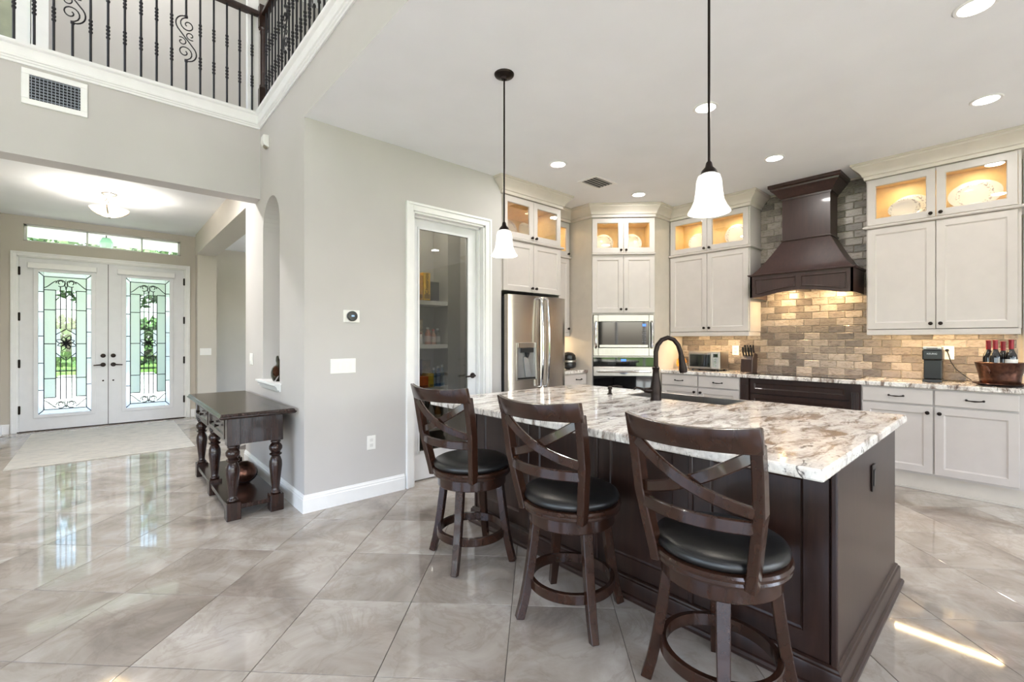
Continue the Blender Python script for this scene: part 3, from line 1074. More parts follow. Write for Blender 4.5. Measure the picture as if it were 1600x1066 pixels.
def upper(name, label, loc, rz, W, D, doors, zb=Z_D0, lightrail=True, light=0.8, ret=(True, True), trimpath=None, frame=0.0):
    """two-tier wall cabinet: solid doors, glass doors above, crown on top. doors = list of (u0,u1,knob side)"""
    t = thing(name, label, 'cabinet', loc, rz)
    z0 = zb - 0.004
    e = 0.018
    cb = MB()
    cb.box(0, e, 0, D, z0, Z_T).box(W - e, W, 0, D, z0, Z_T)
    cb.box(e, W - e, 0, D, z0, z0 + e).box(e, W - e, 0, D, 2.392, 2.410).box(e, W - e, 0, D, Z_T - e, Z_T)
    cb.box(e, W - e, 0.0, 0.004, z0, 2.40)
    cb.box(e, W - e, -0.001, 0.016, Z_G1 - 0.02, Z_T)
    build(cb, 'carcass', CAB, t, local=True)
    build(MB().box(e, W - e, D - 0.012, D - 0.002, 2.41, Z_T - e).box(e, e + 0.003, 0.02, D - 0.012, 2.41, Z_T - e).box(W - e - 0.003, W - e, 0.02, D - 0.012, 2.41, Z_T - e)
          .box(e, W - e, 0.02, D - 0.012, 2.41, 2.413).box(e, W - e, 0.02, D - 0.012, Z_T - e - 0.003, Z_T - e), 'lining', CABIN, t, local=True)
    for (u0, u1, side) in doors:
        d = build(shaker(MB(), u0, u1, zb, Z_D1), 'door', CAB, t, local=True)
        ku = u1 - 0.03 if side == 'r' else u0 + 0.03
        knob(d, ku, zb + 0.045)
        g = build(shaker(MB(), u0, u1, Z_G0, Z_G1, glass=True), 'glass_door', CAB, t, local=True)
        knob(g, ku, Z_G0 + 0.03)
        build(MB().box(u0 + 0.055, u1 - 0.055, -0.012, -0.009, Z_G0 + 0.055, Z_G1 - 0.055), 'pane', GLASS, g, local=True)
    path = trimpath or [(0, D), (0, 0), (W, 0), (W, D)]
    if trimpath is None:
        if not ret[0]: path = path[1:]
        if not ret[1]: path = path[:-1]
    # mould() offsets to the right of travel, which is outwards for this order
    path = [(p[0], p[1] - (0.021 if p[1] == 0 else 0)) for p in path]
    build(MB().mould(path[::1], [(-d if False else d, z) for d, z in CROWN]), 'crown', CABT, t, local=True, smooth=True, ang=25)
    build(MB().mould(path, RAIL), 'rail_moulding', CAB, t, local=True, smooth=True, ang=25)
    if lightrail:
        build(MB().box(0.004, W - 0.004, -0.016, 0.004, zb - 0.056, zb - 0.004).box(0.004, 0.02, 0.004, D, zb - 0.056, zb - 0.004).box(W - 0.02, W - 0.004, 0.004, D, zb - 0.056, zb - 0.004), 'light_rail', CAB, t, local=True, bevel=0.003)
    # puck lamp inside the glass tier, warm
    M = Matrix.Translation(loc) @ Matrix.Rotation(rz, 4, 'Z')
    for (u0, u1, side) in doors:
        p = M @ Vector(((u0 + u1) / 2, D * 0.45, Z_T - 0.03))
        area('cabinet_puck', p, (0, 0, 0), 0.06, 0.06, light, (1.0, 0.80, 0.50), 'DISK')
        build(MB().lathe([(0.0, Z_T - 0.0285), (0.032, Z_T - 0.0285), (0.035, Z_T - 0.0215)], ((u0 + u1) / 2, D * 0.45, 0), 16), 'puck_lamp', PLASTW, t, local=True)
    return t


ang_range, ang_tower = -PI / 2, -PI / 4
upper('wall_cabinet', 'cream two-tier wall cabinet between brick range wall and corner ovens', (5.52, 3.045, 0), ang_range, 0.99, XW - 5.522, [(0.012, 0.493, 'r'), (0.497, 0.978, 'l')], ret=(False, True))
upper('wall_cabinet', 'cream two-tier wall cabinet above coffee maker and wine tub', (5.52, 0.985, 0), ang_range, 1.005, XW - 5.522, [(0.012, 0.494, 'r'), (0.499, 0.985, 'l')])
upper('wall_cabinet', 'cream two-tier cabinet over the stainless refrigerator', (3.102, 3.63, 0), 0, 0.918, YB - 3.632, [(0.012, 0.457, 'r'), (0.461, 0.906, 'l')], zb=1.845, lightrail=False)
upper('wall_cabinet', 'narrow cream two-tier wall cabinet between refrigerator and corner ovens', (4.022, 3.98, 0), 0, 0.566, YB - 3.982, [(0.08, 0.548, 'r')], ret=(False, False), light=1.6)
# refrigerator end panels
one(MB().box(4.002, 4.0205, 3.632, YB, 0, 1.84), 'end_panel', CAB, 'cream end panel right of the refrigerator', 'panel', loc=(4.011, 3.97, 0))

# corner oven tower: diagonal face
tl = (4.592, 3.608)
TW = 0.786
tower = thing('oven_cabinet', 'cream diagonal corner cabinet around microwave and wall oven', 'cabinet', (tl[0], tl[1], 0), ang_tower)
c45 = math.sqrt(0.5)
def loc45(x, y):
    dx, dy = x - tl[0], y - tl[1]
    return ((dx - dy) * c45, (dx + dy) * c45)
cb = MB()
# side walls run back to the two kitchen walls
la = loc45(4.592, YB - 0.002)
ra = loc45(XW - 0.002, tl[1] - TW * c45)
def wallseg(m_, p, q, t_, z0, z1):
    p, q = Vector(p), Vector(q)
    d = (q - p).normalized()
    n = Vector((-d.y, d.x)) * t_
    m_.prism([tuple(p), tuple(q), tuple(q + n), tuple(p + n)], z0, z1)
wallseg(cb, (0, 0), la, -0.018, 0, Z_T)
wallseg(cb, (TW, 0), ra, 0.018, 0, Z_T)
build(cb, 'side_panel', CABT, tower, local=True)
fb = MB()
e = 0.018
fb.box(0, 0.014, 0, 0.02, 0, Z_T).box(TW - 0.014, TW, 0, 0.02, 0, Z_T)
fb.box(0.014, TW - 0.014, 0, 0.5, 1.64, 1.655).box(0.014, TW - 0.014, 0, 0.5, 2.392, 2.41).box(0.014, TW - 0.014, 0, 0.5, Z_T - 0.018, Z_T)
fb.box(0.014, TW - 0.014, 0, 0.02, 0, 0.40).box(0.014, TW - 0.014, 0.0, 0.004, 1.655, 2.40).box(0.014, TW - 0.014, 0, 0.016, Z_G1 - 0.02, Z_T)
build(fb, 'carcass', CAB, tower, local=True)
build(MB().box(0.014, TW - 0.014, 0.46, 0.47, 2.41, Z_T - 0.018).box(0.014, 0.018, 0.02, 0.46, 2.41, Z_T - 0.018).box(TW - 0.018, TW - 0.014, 0.02, 0.46, 2.41, Z_T - 0.018)
      .box(0.014, TW - 0.014, 0.02, 0.46, 2.41, 2.413).box(0.014, TW - 0.014, 0.02, 0.46, Z_T - 0.022, Z_T - 0.018), 'lining', CABIN, tower, local=True)
for (u0, u1, side) in ((0.004, 0.391, 'r'), (0.395, 0.782, 'l')):
    d = build(shaker(MB(), u0, u1, 1.66, Z_D1), 'door', CAB, tower, local=True)
    ku = u1 - 0.03 if side == 'r' else u0 + 0.03
    knob(d, ku, 1.705)
    g = build(shaker(MB(), u0, u1, Z_G0, Z_G1, glass=True), 'glass_door', CAB, tower, local=True)
    knob(g, ku, Z_G0 + 0.03)
    build(MB().box(u0 + 0.055, u1 - 0.055, -0.012, -0.009, Z_G0 + 0.055, Z_G1 - 0.055), 'pane', GLASS, g, local=True)
    build(MB().lathe([(0.0, Z_T - 0.0285), (0.032, Z_T - 0.0285), (0.035, Z_T - 0.0215)], ((u0 + u1) / 2, 0.2, 0), 16), 'puck_lamp', PLASTW, tower, local=True)
    p = Matrix.Translation((tl[0], tl[1], 0)) @ Matrix.Rotation(ang_tower, 4, 'Z') @ Vector(((u0 + u1) / 2, 0.2, Z_T - 0.03))
    area('cabinet_puck', p, (0, 0, 0), 0.06, 0.06, 0.55, (1.0, 0.80, 0.50), 'DISK')
tp = [loc45(4.022, 3.959), loc45(4.571, 3.959), (-0.012, -0.006), (-0.0, -0.021), (TW, -0.021), (TW + 0.012, -0.006), loc45(5.499, 3.03), loc45(5.499, 3.0)]
build(MB().mould([loc45(4.592, 3.96), (0, -0.021), (TW, -0.021), loc45(5.50, 3.047)], CROWN), 'crown', CABT, tower, local=True, smooth=True, ang=25)
build(MB().mould([(0, -0.021), (TW, -0.021)], RAIL), 'rail_moulding', CAB, tower, local=True, smooth=True, ang=25)
build(MB().mould([(0.0, -0.021), (TW, -0.021)], [(0, 2.86), (0.022, 2.86), (0.026, 2.868), (0.026, 2.892), (0, 2.895)]), 'head_moulding', CAB, tower, local=True)

# microwave and oven, built in the tower's frame
def in_tower(name, label, cat, z):
    p = Matrix.Translation((tl[0], tl[1], z)) @ Matrix.Rotation(ang_tower, 4, 'Z') @ Vector((TW / 2, 0, 0))
    return thing(name, label, cat, p, ang_tower)
DISPB = m_emit('blue_display', (60, 110, 255), 1.6, (10, 14, 30))
mw = in_tower('microwave', 'stainless built-in microwave with black glass door', 'microwave', 1.115)
h = 0.52
fw2 = 0.376
tr = MB()
for (a0, a1, c0, c1) in ((-fw2, -0.315, 0, h), (0.315, fw2, 0, h), (-0.315, 0.315, 0, 0.105), (-0.315, 0.315, 0.435, h)):
    tr.box(a0, a1, -0.03, 0.02, c0, c1)
build(tr, 'trim_frame', STEEL, mw, bevel=0.004, local=True)
build(MB().box(-0.30, 0.30, 0.0, 0.4, 0.02, 0.50), 'body', BLACK, mw, local=True)
dw = build(MB().box(-0.313, 0.313, -0.032, -0.002, 0.107, 0.433), 'door', BGLASS, mw, bevel=0.003, local=True)
build(MB().box(-0.30, 0.30, -0.038, -0.032, 0.112, 0.142), 'door_strip', STEEL, dw, local=True)
for s in (-1, 1):
    build(MB().tube([(s * 0.345, -0.03, 0.11), (s * 0.345, -0.055, 0.12), (s * 0.348, -0.062, 0.2), (s * 0.348, -0.062, 0.34), (s * 0.345, -0.055, 0.42), (s * 0.345, -0.03, 0.43)], 0.017, 10), 'side_rail', CHROME, mw, smooth=True, local=True)
build(MB().box(0.235, 0.275, -0.0335, -0.0325, 0.375, 0.405), 'clock_display', DISPB, dw, local=True)
bt = MB()
for i in range(3):
    for k in range(6):
        bt.box(0.228 + i * 0.02, 0.238 + i * 0.02, -0.0332, -0.0325, 0.18 + k * 0.028, 0.188 + k * 0.028)
build(bt, 'keypad', m_plain('key_grey', (92, 94, 100), 0.4), dw, local=True)['kind'] = 'stuff'

ov = in_tower('wall_oven', 'stainless wall oven with black glass door and blue clock', 'oven', 0.41)
build(MB().box(-0.37, 0.37, 0.0, 0.45, 0.0, 0.695), 'body', BLACK, ov, local=True)
pn = build(MB().box(-fw2, fw2, -0.03, -0.001, 0.575, 0.69), 'control_panel', BGLASS, ov, bevel=0.003, local=True)
build(MB().box(-fw2, fw2, -0.032, -0.0, 0.6905, 0.70), 'top_trim', STEEL, ov, local=True)
build(MB().box(-0.03, 0.03, -0.0315, -0.0305, 0.64, 0.668), 'clock_display', DISPB, pn, local=True)
bt = MB()
for i in list(range(-9, -4)) + list(range(4, 9)):
    for k in range(3):
        bt.box(i * 0.021 - 0.004, i * 0.021 + 0.004, -0.0313, -0.0305, 0.605 + k * 0.024, 0.611 + k * 0.024)
build(bt, 'keypad', m_plain('key_grey2', (100, 102, 108), 0.4), pn, local=True)['kind'] = 'stuff'
dr = build(MB().box(-fw2, fw2, -0.035, -0.001, 0.0, 0.455), 'door', BGLASS, ov, bevel=0.003, local=True)
build(MB().box(-fw2, fw2, -0.036, -0.001, 0.456, 0.572), 'door_rail', STEEL, ov, bevel=0.003, local=True)
build(MB().tube([(-0.33, -0.036, 0.515), (-0.33, -0.075, 0.515), (0.33, -0.075, 0.515), (0.33, -0.036, 0.515)], 0.014, 10), 'handle', CHROME, ov, smooth=True, local=True)
build(MB().lathe([(0, -0.05), (0.05, -0.046), (0.052, -0.036)], (0, 0, 0.50), 20, 'y', 1.0, 0.5), 'badge', m_plain('badge_grey', (150, 152, 160), 0.3, 0.8), ov, smooth=True, local=True)

# ---------------------------------------------------------------- base cabinets along the range wall
XB = 5.30
ZCT = 0.94


def base_cab(name, label, y0, W, mat, fronts, toe=0.145):
    t = thing(name, label, 'cabinet', (XB, y0, 0), ang_range)
    D = XW - XB - 0.002
    build(MB().box(0, W, 0, D, toe, ZCT - 0.042), 'carcass', mat, t, local=True)
    build(MB().box(0, W, 0.045, D, 0, toe).box(0, W, 0.032, 0.0449, 0, 0.02), 'toe_kick', CABT if mat is CAB else mat, t, local=True, bevel=0.002)
    for (kind, u0, u1, z0, z1, side) in fronts:
        if kind == 'drawer':
            d = build(MB().box(u0, u1, -0.021, 0, z0, z1), 'drawer', mat, t, bevel=0.004, local=True)
            pull(d, (u0 + u1) / 2, (z0 + z1) / 2)
        else:
            d = build(shaker(MB(), u0, u1, z0, z1), 'door', mat, t, local=True)
            knob(d, u1 - 0.032 if side == 'r' else u0 + 0.032, z1 - 0.05)
    return t


fr2 = lambda W: [('drawer', 0.012, W / 2 - 0.006, 0.758, 0.885, ''), ('drawer', W / 2 + 0.006, W - 0.012, 0.758, 0.885, ''), ('door', 0.012, W / 2 - 0.006, 0.165, 0.742, 'r'), ('door', W / 2 + 0.006, W - 0.012, 0.165, 0.742, 'l')]
base_cab('base_cabinet', 'cream base cabinet with two drawers under the toaster oven', 3.043, 0.965, CAB, fr2(0.965))
base_cab('base_cabinet', 'cream base cabinet with two drawers under coffee maker', 0.985, 1.02, CAB, fr2(1.005))
dk = thing('cooktop_cabinet', 'dark wood base cabinet with fluted posts under the cooktop', 'cabinet', (XB, 2.076, 0), ang_range)
Wd = 1.089
build(MB().box(0.09, Wd - 0.09, 0.04, XW - XB - 0.002, 0.1, ZCT - 0.042).box(0, Wd, 0.07, XW - XB - 0.002, 0, 0.1), 'carcass', WOOD, dk, local=True)
for k, (z0, z1) in enumerate(((0.735, 0.89), (0.43, 0.725), (0.12, 0.42))):
    build(shaker(MB(), 0.092, Wd - 0.092, z0, z1, 0.045, 0.02, y=0.04), 'drawer', WOOD, dk, local=True)
for u0 in (0.0, Wd - 0.088):
    po = build(MB().box(u0, u0 + 0.088, -0.012, 0.1, 0.0, ZCT - 0.042), 'post', WOOD, dk, local=True)
    fl = MB()
    for i in range(5):
        fl.lathe([(0.0055, 0.16), (0.0055, 0.82)], (u0 + 0.02 + i * 0.012, -0.012, 0), 8)
    build(fl, 'fluting', WOOD, po, smooth=True, local=True)
# worktop along the range wall
wt = MB().box(XB - 0.035, XW - 0.001, -0.12, 3.043, ZCT - 0.04, ZCT)
one(wt, 'worktop', GRAN, 'speckled white granite worktop along the brick backsplash', 'worktop', bevel=0.006, seg=2, loc=(5.55, 1.46, ZCT - 0.04))
# cooktop
ct = thing('cooktop', 'black glass cooktop set into granite below the hood', 'cooktop', (5.53, 1.53, ZCT))
build(MB().box(5.31, 5.76, 1.03, 2.03, ZCT, ZCT + 0.007), 'glass_top', BGLASS, ct, bevel=0.003)
rg = MB()
for cx, cy, rr in ((5.43, 1.25, 0.08), (5.64, 1.25, 0.1), (5.43, 1.8, 0.1), (5.64, 1.8, 0.08), (5.54, 1.53, 0.11)):
    rg.tube([(cx + rr * math.cos(k * PI / 16), cy + rr * math.sin(k * PI / 16), ZCT + 0.0072) for k in range(32)], 0.0012, 4, True)
build(rg, 'burner_rings', m_plain('ring_grey', (90, 90, 92), 0.4), ct)

# small run between refrigerator and oven tower
sb = thing('base_cabinet', 'small cream base cabinet between refrigerator and ovens', 'cabinet', (4.022, 3.70, 0), 0)
build(MB().box(0, 0.566, 0, YB - 3.702, 0.1, ZCT - 0.042).box(0, 0.566, 0.06, YB - 3.702, 0, 0.1), 'carcass', CAB, sb, local=True)
d = build(MB().box(0.012, 0.55, -0.021, 0, 0.758, 0.885), 'drawer', CAB, sb, bevel=0.004, local=True)
pull(d, 0.40, 0.825)
d = build(shaker(MB(), 0.012, 0.55, 0.115, 0.742), 'door', CAB, sb, local=True)
knob(d, 0.52, 0.69)
one(MB().box(4.022, 4.588, 3.665, YB - 0.001, ZCT - 0.04, ZCT), 'worktop', GRAN, 'short granite worktop between refrigerator and ovens', 'worktop', bevel=0.006, seg=2, loc=(4.3, 3.98, ZCT - 0.04))

# under-cabinet LED bars
for (x, y, L_, lab) in ((5.60, 2.55, 0.8, 'warm light bar under the cabinet above the toaster oven'), (5.60, 0.49, 0.85, 'warm light bar under the cabinet above the coffee maker')):
    t = thing('light_bar', lab, 'light', (x, y, 1.395))
    build(MB().box(x - 0.02, x + 0.02, y - L_ / 2, y + L_ / 2, 1.400, 1.4165), 'housing', PLASTW, t)
    build(MB().box(x - 0.014, x + 0.014, y - L_ / 2 + 0.01, y + L_ / 2 - 0.01, 1.397, 1.3998), 'diffuser', UNDERC, t)
    area('under_cabinet_light', (x, y, 1.394), (0, 0, 0), 0.03, L_ - 0.05, 4.2, (1.0, 0.70, 0.36))
t = thing('light_bar', 'warm light bar under the narrow cabinet beside the refrigerator', 'light', (4.3, 4.12, 1.395))
build(MB().box(4.08, 4.52, 4.10, 4.14, 1.400, 1.4165), 'housing', PLASTW, t)
build(MB().box(4.09, 4.51, 4.106, 4.134, 1.397, 1.3998), 'diffuser', UNDERC, t)
area('under_cabinet_light', (4.3, 4.12, 1.394), (0, 0, 0), 0.4, 0.03, 1.6, (1.0, 0.8, 0.52))

# ---------------------------------------------------------------- range hood
hd = thing('range_hood', 'dark wood range hood with flared skirt and arched front panel', 'range hood', (5.62, 1.53, 1.78))
HX, HY0, HY1 = 5.38, 1.062, 2.006
hz0, hz1, hz2 = 1.79, 2.03, 2.405
# apron with an arched lower edge
ap = MB()
n = 16
pts = []
for k in range(n + 1):
    y = HY0 + (HY1 - HY0) * k / n
    s = (k / n - 0.5) * 2
    pts.append((y, hz0 + (0.055 * math.cos(s * PI / 2 / 0.8) if abs(s) < 0.8 else 0.0)))
poly = pts + [(HY1, hz1), (HY0, hz1)]
for k in range(n):
    (ya_, za_), (yb_, zb_) = pts[k], pts[k + 1]
    for xx0, xx1 in ((HX, HX + 0.022),):
        ap.add([(xx0, ya_, za_), (xx0, yb_, zb_), (xx0, yb_, hz1), (xx0, ya_, hz1), (xx1, ya_, za_), (xx1, yb_, zb_), (xx1, yb_, hz1), (xx1, ya_, hz1)],
               [(0, 1, 2, 3), (7, 6, 5, 4), (0, 4, 5, 1), (3, 2, 6, 7)])
ap.box(HX, XW - 0.002, HY0, HY0 + 0.022, hz0, hz1).box(HX, XW - 0.002, HY1 - 0.022, HY1, hz0, hz1)
apron = build(ap, 'apron', WOODH, hd)
# two raised panels following the arch
for (p0, p1) in ((HY0 + 0.06, 1.50), (1.56, HY1 - 0.06)):
    m_ = MB()
    low = []
    for k in range(11):
        y = p0 + (p1 - p0) * k / 10
        s = ((y - HY0) / (HY1 - HY0) - 0.5) * 2
        low.append((y, hz0 + 0.04 + (0.055 * math.cos(s * PI / 2 / 0.8) if abs(s) < 0.8 else 0.0)))
    outl = low + [(p1, hz1 - 0.045), (p0, hz1 - 0.045)]
    m_.tube([(HX - 0.002, y, z) for y, z in outl], 0.007, 6, True)
    build(m_, 'panel_moulding', WOODH, apron, smooth=True)
build(MB().mould([(XW - 0.002, HY1), (HX, HY1), (HX, HY0), (XW - 0.002, HY0)], [(0, hz1 - 0.005), (0.012, hz1 - 0.005), (0.02, hz1 + 0.004), (0.02, hz1 + 0.012), (0.0, hz1 + 0.016), (-0.05, hz1 + 0.016), (-0.05, hz1 - 0.005)]), 'ledge', WOODH, hd)
# flared skirt
CX, CY0, CY1 = 5.567, 1.292, 1.738
sk = MB()
N = 12
rings = []
for k in range(N + 1):
    t_ = k / N
    q = t_ ** 0.82
    x = HX + 0.01 + (CX - HX - 0.01) * q
    a0 = HY0 + 0.01 + (CY0 - HY0 - 0.01) * q
    a1 = HY1 - 0.01 + (CY1 - HY1 + 0.01) * q
    rings.append((x, a0, a1, hz1 + 0.016 + (hz2 - hz1 - 0.016) * t_))
vs_, fs_ = [], []
for x, a0, a1, z in rings:
    vs_ += [(XW - 0.002, a0, z), (x, a0, z), (x, a1, z), (XW - 0.002, a1, z)]
for k in range(N):
    for a in range(4):
        b2 = (a + 1) % 4
        fs_.append((k * 4 + a, k * 4 + b2, k * 4 + 4 + b2, k * 4 + 4 + a))
sk.add(vs_, fs_)
build(sk, 'skirt', WOODH, hd, smooth=True, ang=30)
build(MB().box(CX, XW - 0.002, CY0, CY1, hz2, 2.99), 'chimney', WOODH, hd)
build(MB().mould([(XW - 0.002, CY1), (CX, CY1), (CX, CY0), (XW - 0.002, CY0)], [(0, hz2 - 0.004), (0.012, hz2 - 0.002), (0.014, hz2 + 0.01), (0, hz2 + 0.014)]), 'collar_moulding', WOODH, hd)
HC = [(0, 2.85), (0.008, 2.85), (0.01, 2.87), (0.022, 2.878), (0.04, 2.9), (0.075, 2.945), (0.092, 2.958), (0.096, 2.975), (0.112, 2.985), (0.112, ZC - 0.001), (-0.02, ZC - 0.001), (-0.02, 2.85)]
build(MB().mould([(XW - 0.002, CY1), (CX, CY1), (CX, CY0), (XW - 0.002, CY0)], HC), 'crown', WOODH, hd, smooth=True, ang=25)
build(MB().box(HX + 0.03, XW - 0.004, HY0 + 0.03, HY1 - 0.03, hz0 + 0.09, hz0 + 0.10), 'filter_panel', STEEL, hd)
for yy in (1.3, 1.76):
    build(MB().lathe([(0, hz0 + 0.084), (0.03, hz0 + 0.084), (0.034, hz0 + 0.0895)], (5.62, yy, 0), 16), 'hood_lamp', m_emit('hood_lens', (255, 214, 150), 6), hd)
    area('hood_light', (5.66, yy, hz0 + 0.08), (0, math.radians(-12), 0), 0.06, 0.06, 3.0, (1.0, 0.70, 0.36), 'DISK')

# ================================================================ refrigerator
fg = thing('refrigerator', 'stainless french door refrigerator with water dispenser', 'refrigerator', (3.113, 3.525, 0), 0)
FW, FD = 0.886, YB - 3.53
def bulged(u0, u1, z0, z1, bul=0.014, th=0.07):
    n_ = 10
    pts = [(u0 + (u1 - u0) * k / n_, -bul * (1 - (2 * k / n_ - 1) ** 2) ** 0.8 + (0.012 if k in (0, n_) else 0)) for k in range(n_ + 1)]
    return MB().prism(pts + [(u1, th), (u0, th)], z0, z1)
build(MB().box(0.004, FW - 0.004, 0.075, FD, 0.03, 1.775), 'body', m_plain('fridge_grey', (70, 70, 72), 0.4, 0.5), fg, local=True)
ldoor = build(bulged(0, 0.475, 0.725, 1.798), 'door', STEELV, fg, smooth=True, local=True)
rdoor = build(bulged(0.481, FW, 0.725, 1.798), 'door', STEELV, fg, smooth=True, local=True)
fz = build(bulged(0, FW, 0.05, 0.715), 'freezer_drawer', STEELV, fg, smooth=True, local=True)
for d_, u in ((ldoor, 0.428), (rdoor, 0.525)):
    build(MB().tube([(u, 0, 0.80), (u, -0.05, 0.81)] + [(u, -0.055 - 0.028 * math.sin(PI * k / 12), 0.82 + 0.94 * k / 12) for k in range(13)] + [(u, -0.05, 1.77), (u, 0, 1.78)], 0.0135, 10), 'handle', CHROME, d_, smooth=True, local=True)
build(MB().tube([(0.08, 0, 0.66), (0.08, -0.055, 0.66), (FW - 0.08, -0.055, 0.66), (FW - 0.08, 0, 0.66)], 0.0135, 10), 'handle', CHROME, fz, smooth=True, local=True)
fr = MB()
for (a0, a1, c0, c1) in ((0.09, 0.11, 0.89, 1.29), (0.37, 0.39, 0.89, 1.29), (0.11, 0.37, 0.89, 0.905), (0.11, 0.37, 1.235, 1.29)):
    fr.box(a0, a1, -0.024, -0.002, c0, c1)
build(fr, 'dispenser_frame', STEEL, ldoor, bevel=0.003, local=True)
build(MB().add([(0.11, -0.0155, 0.905), (0.37, -0.0155, 0.905), (0.37, -0.0155, 1.235), (0.11, -0.0155, 1.235), (0.15, -0.0145, 0.915), (0.33, -0.0145, 0.915), (0.34, -0.0145, 1.2), (0.14, -0.0145, 1.2)],
               [(0, 1, 5, 4), (1, 2, 6, 5), (2, 3, 7, 6), (3, 0, 4, 7), (4, 5, 6, 7)]), 'dispenser_niche', m_plain('niche_grey', (150, 152, 154), 0.3, 0.6), ldoor, local=True)
build(MB().box(0.15, 0.33, -0.034, -0.016, 1.185, 1.232).lathe([(0.012, 1.13), (0.02, 1.15), (0.03, 1.185)], (0.24, -0.028, 0), 14), 'dispenser_spout', m_plain('spout_grey', (60, 62, 66), 0.3, 0.6), ldoor, local=True)
build(MB().prism([(0.19, 1.14), (0.25, 1.14), (0.31, 0.92), (0.22, 0.92)], -0.024, -0.018, 'y'), 'dispenser_paddle', m_plain('paddle_grey', (186, 190, 194), 0.2, 0.7), ldoor, local=True)
build(MB().box(0.115, 0.365, -0.03, -0.014, 0.905, 0.918), 'drip_tray', BLACK, ldoor, local=True)
lg = MB().tube([(0.835 + 0.012 * math.cos(k * PI / 8), -0.002, 1.70 + 0.012 * math.sin(k * PI / 8)) for k in range(16)], 0.002, 4, True)
lg.box(0.832, 0.835, -0.004, -0.001, 1.694, 1.708).box(0.832, 0.84, -0.004, -0.001, 1.692, 1.695)
build(lg, 'badge', m_plain('badge_dark', (80, 70, 64), 0.4), rdoor, local=True)

# ================================================================ island
IX0, IX1, IY0, IY1 = 2.0, 3.185, 0.445, 2.64
isl = thing('kitchen_island', 'dark wood kitchen island with panelled sides and moulded plinth', 'island', (IX0, IY1, 0), ang_range)
IW, ID = IY1 - IY0, IX1 - IX0
# body with a void at the sink (local u along -Y, d along +X)
SU0, SU1 = IY1 - 1.97, IY1 - 1.18
build(MB().box(0.02, IW - 0.02, 0.02, 0.80, 0.0, 0.873).box(0.02, SU0 - 0.01, 0.80, ID - 0.02, 0, 0.873).box(SU1 + 0.01, IW - 0.02, 0.80, ID - 0.02, 0, 0.873).box(SU0 - 0.01, SU1 + 0.01, 0.80, ID - 0.02, 0, 0.62), 'body', WOOD, isl, local=True)
npan = 4
pw = (IW - 0.04) / npan
for k in range(npan):
    build(shaker(MB(), 0.02 + k * pw + 0.003, 0.02 + (k + 1) * pw - 0.003, 0.112, 0.872, 0.085, 0.016, y=0.02), 'panel', WOOD, isl, local=True)
    if k:
        build(MB().box(0.02 + k * pw - 0.012, 0.02 + k * pw + 0.012, -0.004, 0.0039, 0.112, 0.872), 'pilaster_strip', WOOD, isl, bevel=0.004, local=True)
# end panels: toward the right (u = IW) and far end
build(MB().box(IW - 0.0195, IW, 0.03, ID, 0.0, 0.873), 'end_panel', WOOD, isl, local=True)
build(MB().box(0, 0.0195, 0.0, ID, 0.0, 0.873), 'end_panel', WOOD, isl, local=True)
build(MB().box(IW - 0.019, IW + 0.004, -0.002, 0.0295, 0.0, 0.873), 'corner_post', WOOD, isl, bevel=0.006, seg=2, local=True)
build(MB().box(0.02, SU0 - 0.011, ID - 0.0195, ID, 0.1, 0.87).box(SU1 + 0.011, IW - 0.02, ID - 0.0195, ID, 0.1, 0.87), 'back_panel', WOOD, isl, local=True)
PL = [(0, 0), (0.03, 0), (0.034, 0.006), (0.034, 0.016), (0.028, 0.026), (0.02, 0.03), (0.02, 0.088), (0.018, 0.096), (0.012, 0.1), (0.01, 0.108), (0.0, 0.114)]
build(MB().mould([(0, 0), (IW, 0), (IW, ID), (0, ID)], [(d, z) for d, z in PL], closed=True), 'plinth', WOOD, isl, smooth=True, ang=25, local=True)
# worktop with the sink notch
TX = 3.225
out = [(1.655, 0.40), (TX, 0.40), (TX, 1.20), (2.855, 1.20), (2.855, 1.95), (TX, 1.95), (TX, 2.69), (1.655, 2.69)]
one(MB().prism(out, 0.875, 0.915), 'worktop', GRAN, 'white granite island worktop with brown streaks', 'worktop', bevel=0.008, seg=2, loc=(2.44, 1.54, 0.875))
# sink
sk_ = thing('sink', 'stainless apron sink set in the island', 'sink', (3.05, 1.575, 0.66))
x0_, x1_, y0_, y1_ = 2.858, 3.235, 1.203, 1.947
rim = MB()
rim.box(x0_, x1_, y0_, y0_ + 0.02, 0.66, 0.912).box(x0_, x1_, y1_ - 0.02, y1_, 0.66, 0.912).box(x0_, x0_ + 0.02, y0_ + 0.02, y1_ - 0.02, 0.66, 0.912)
build(rim, 'basin_wall', STEEL, sk_, bevel=0.003)
build(MB().box(x1_ - 0.02, x1_ + 0.004, y0_ + 0.02, y1_ - 0.02, 0.64, 0.912), 'apron', STEEL, sk_, bevel=0.004)
build(MB().box(x0_ + 0.02, x1_ - 0.02, y0_ + 0.02, y1_ - 0.02, 0.66, 0.668), 'basin_floor', STEEL, sk_)
build(MB().lathe([(0, 0.672), (0.035, 0.672), (0.042, 0.6685)], (3.05, 1.57, 0), 18), 'drain', CHROME, sk_, smooth=True)
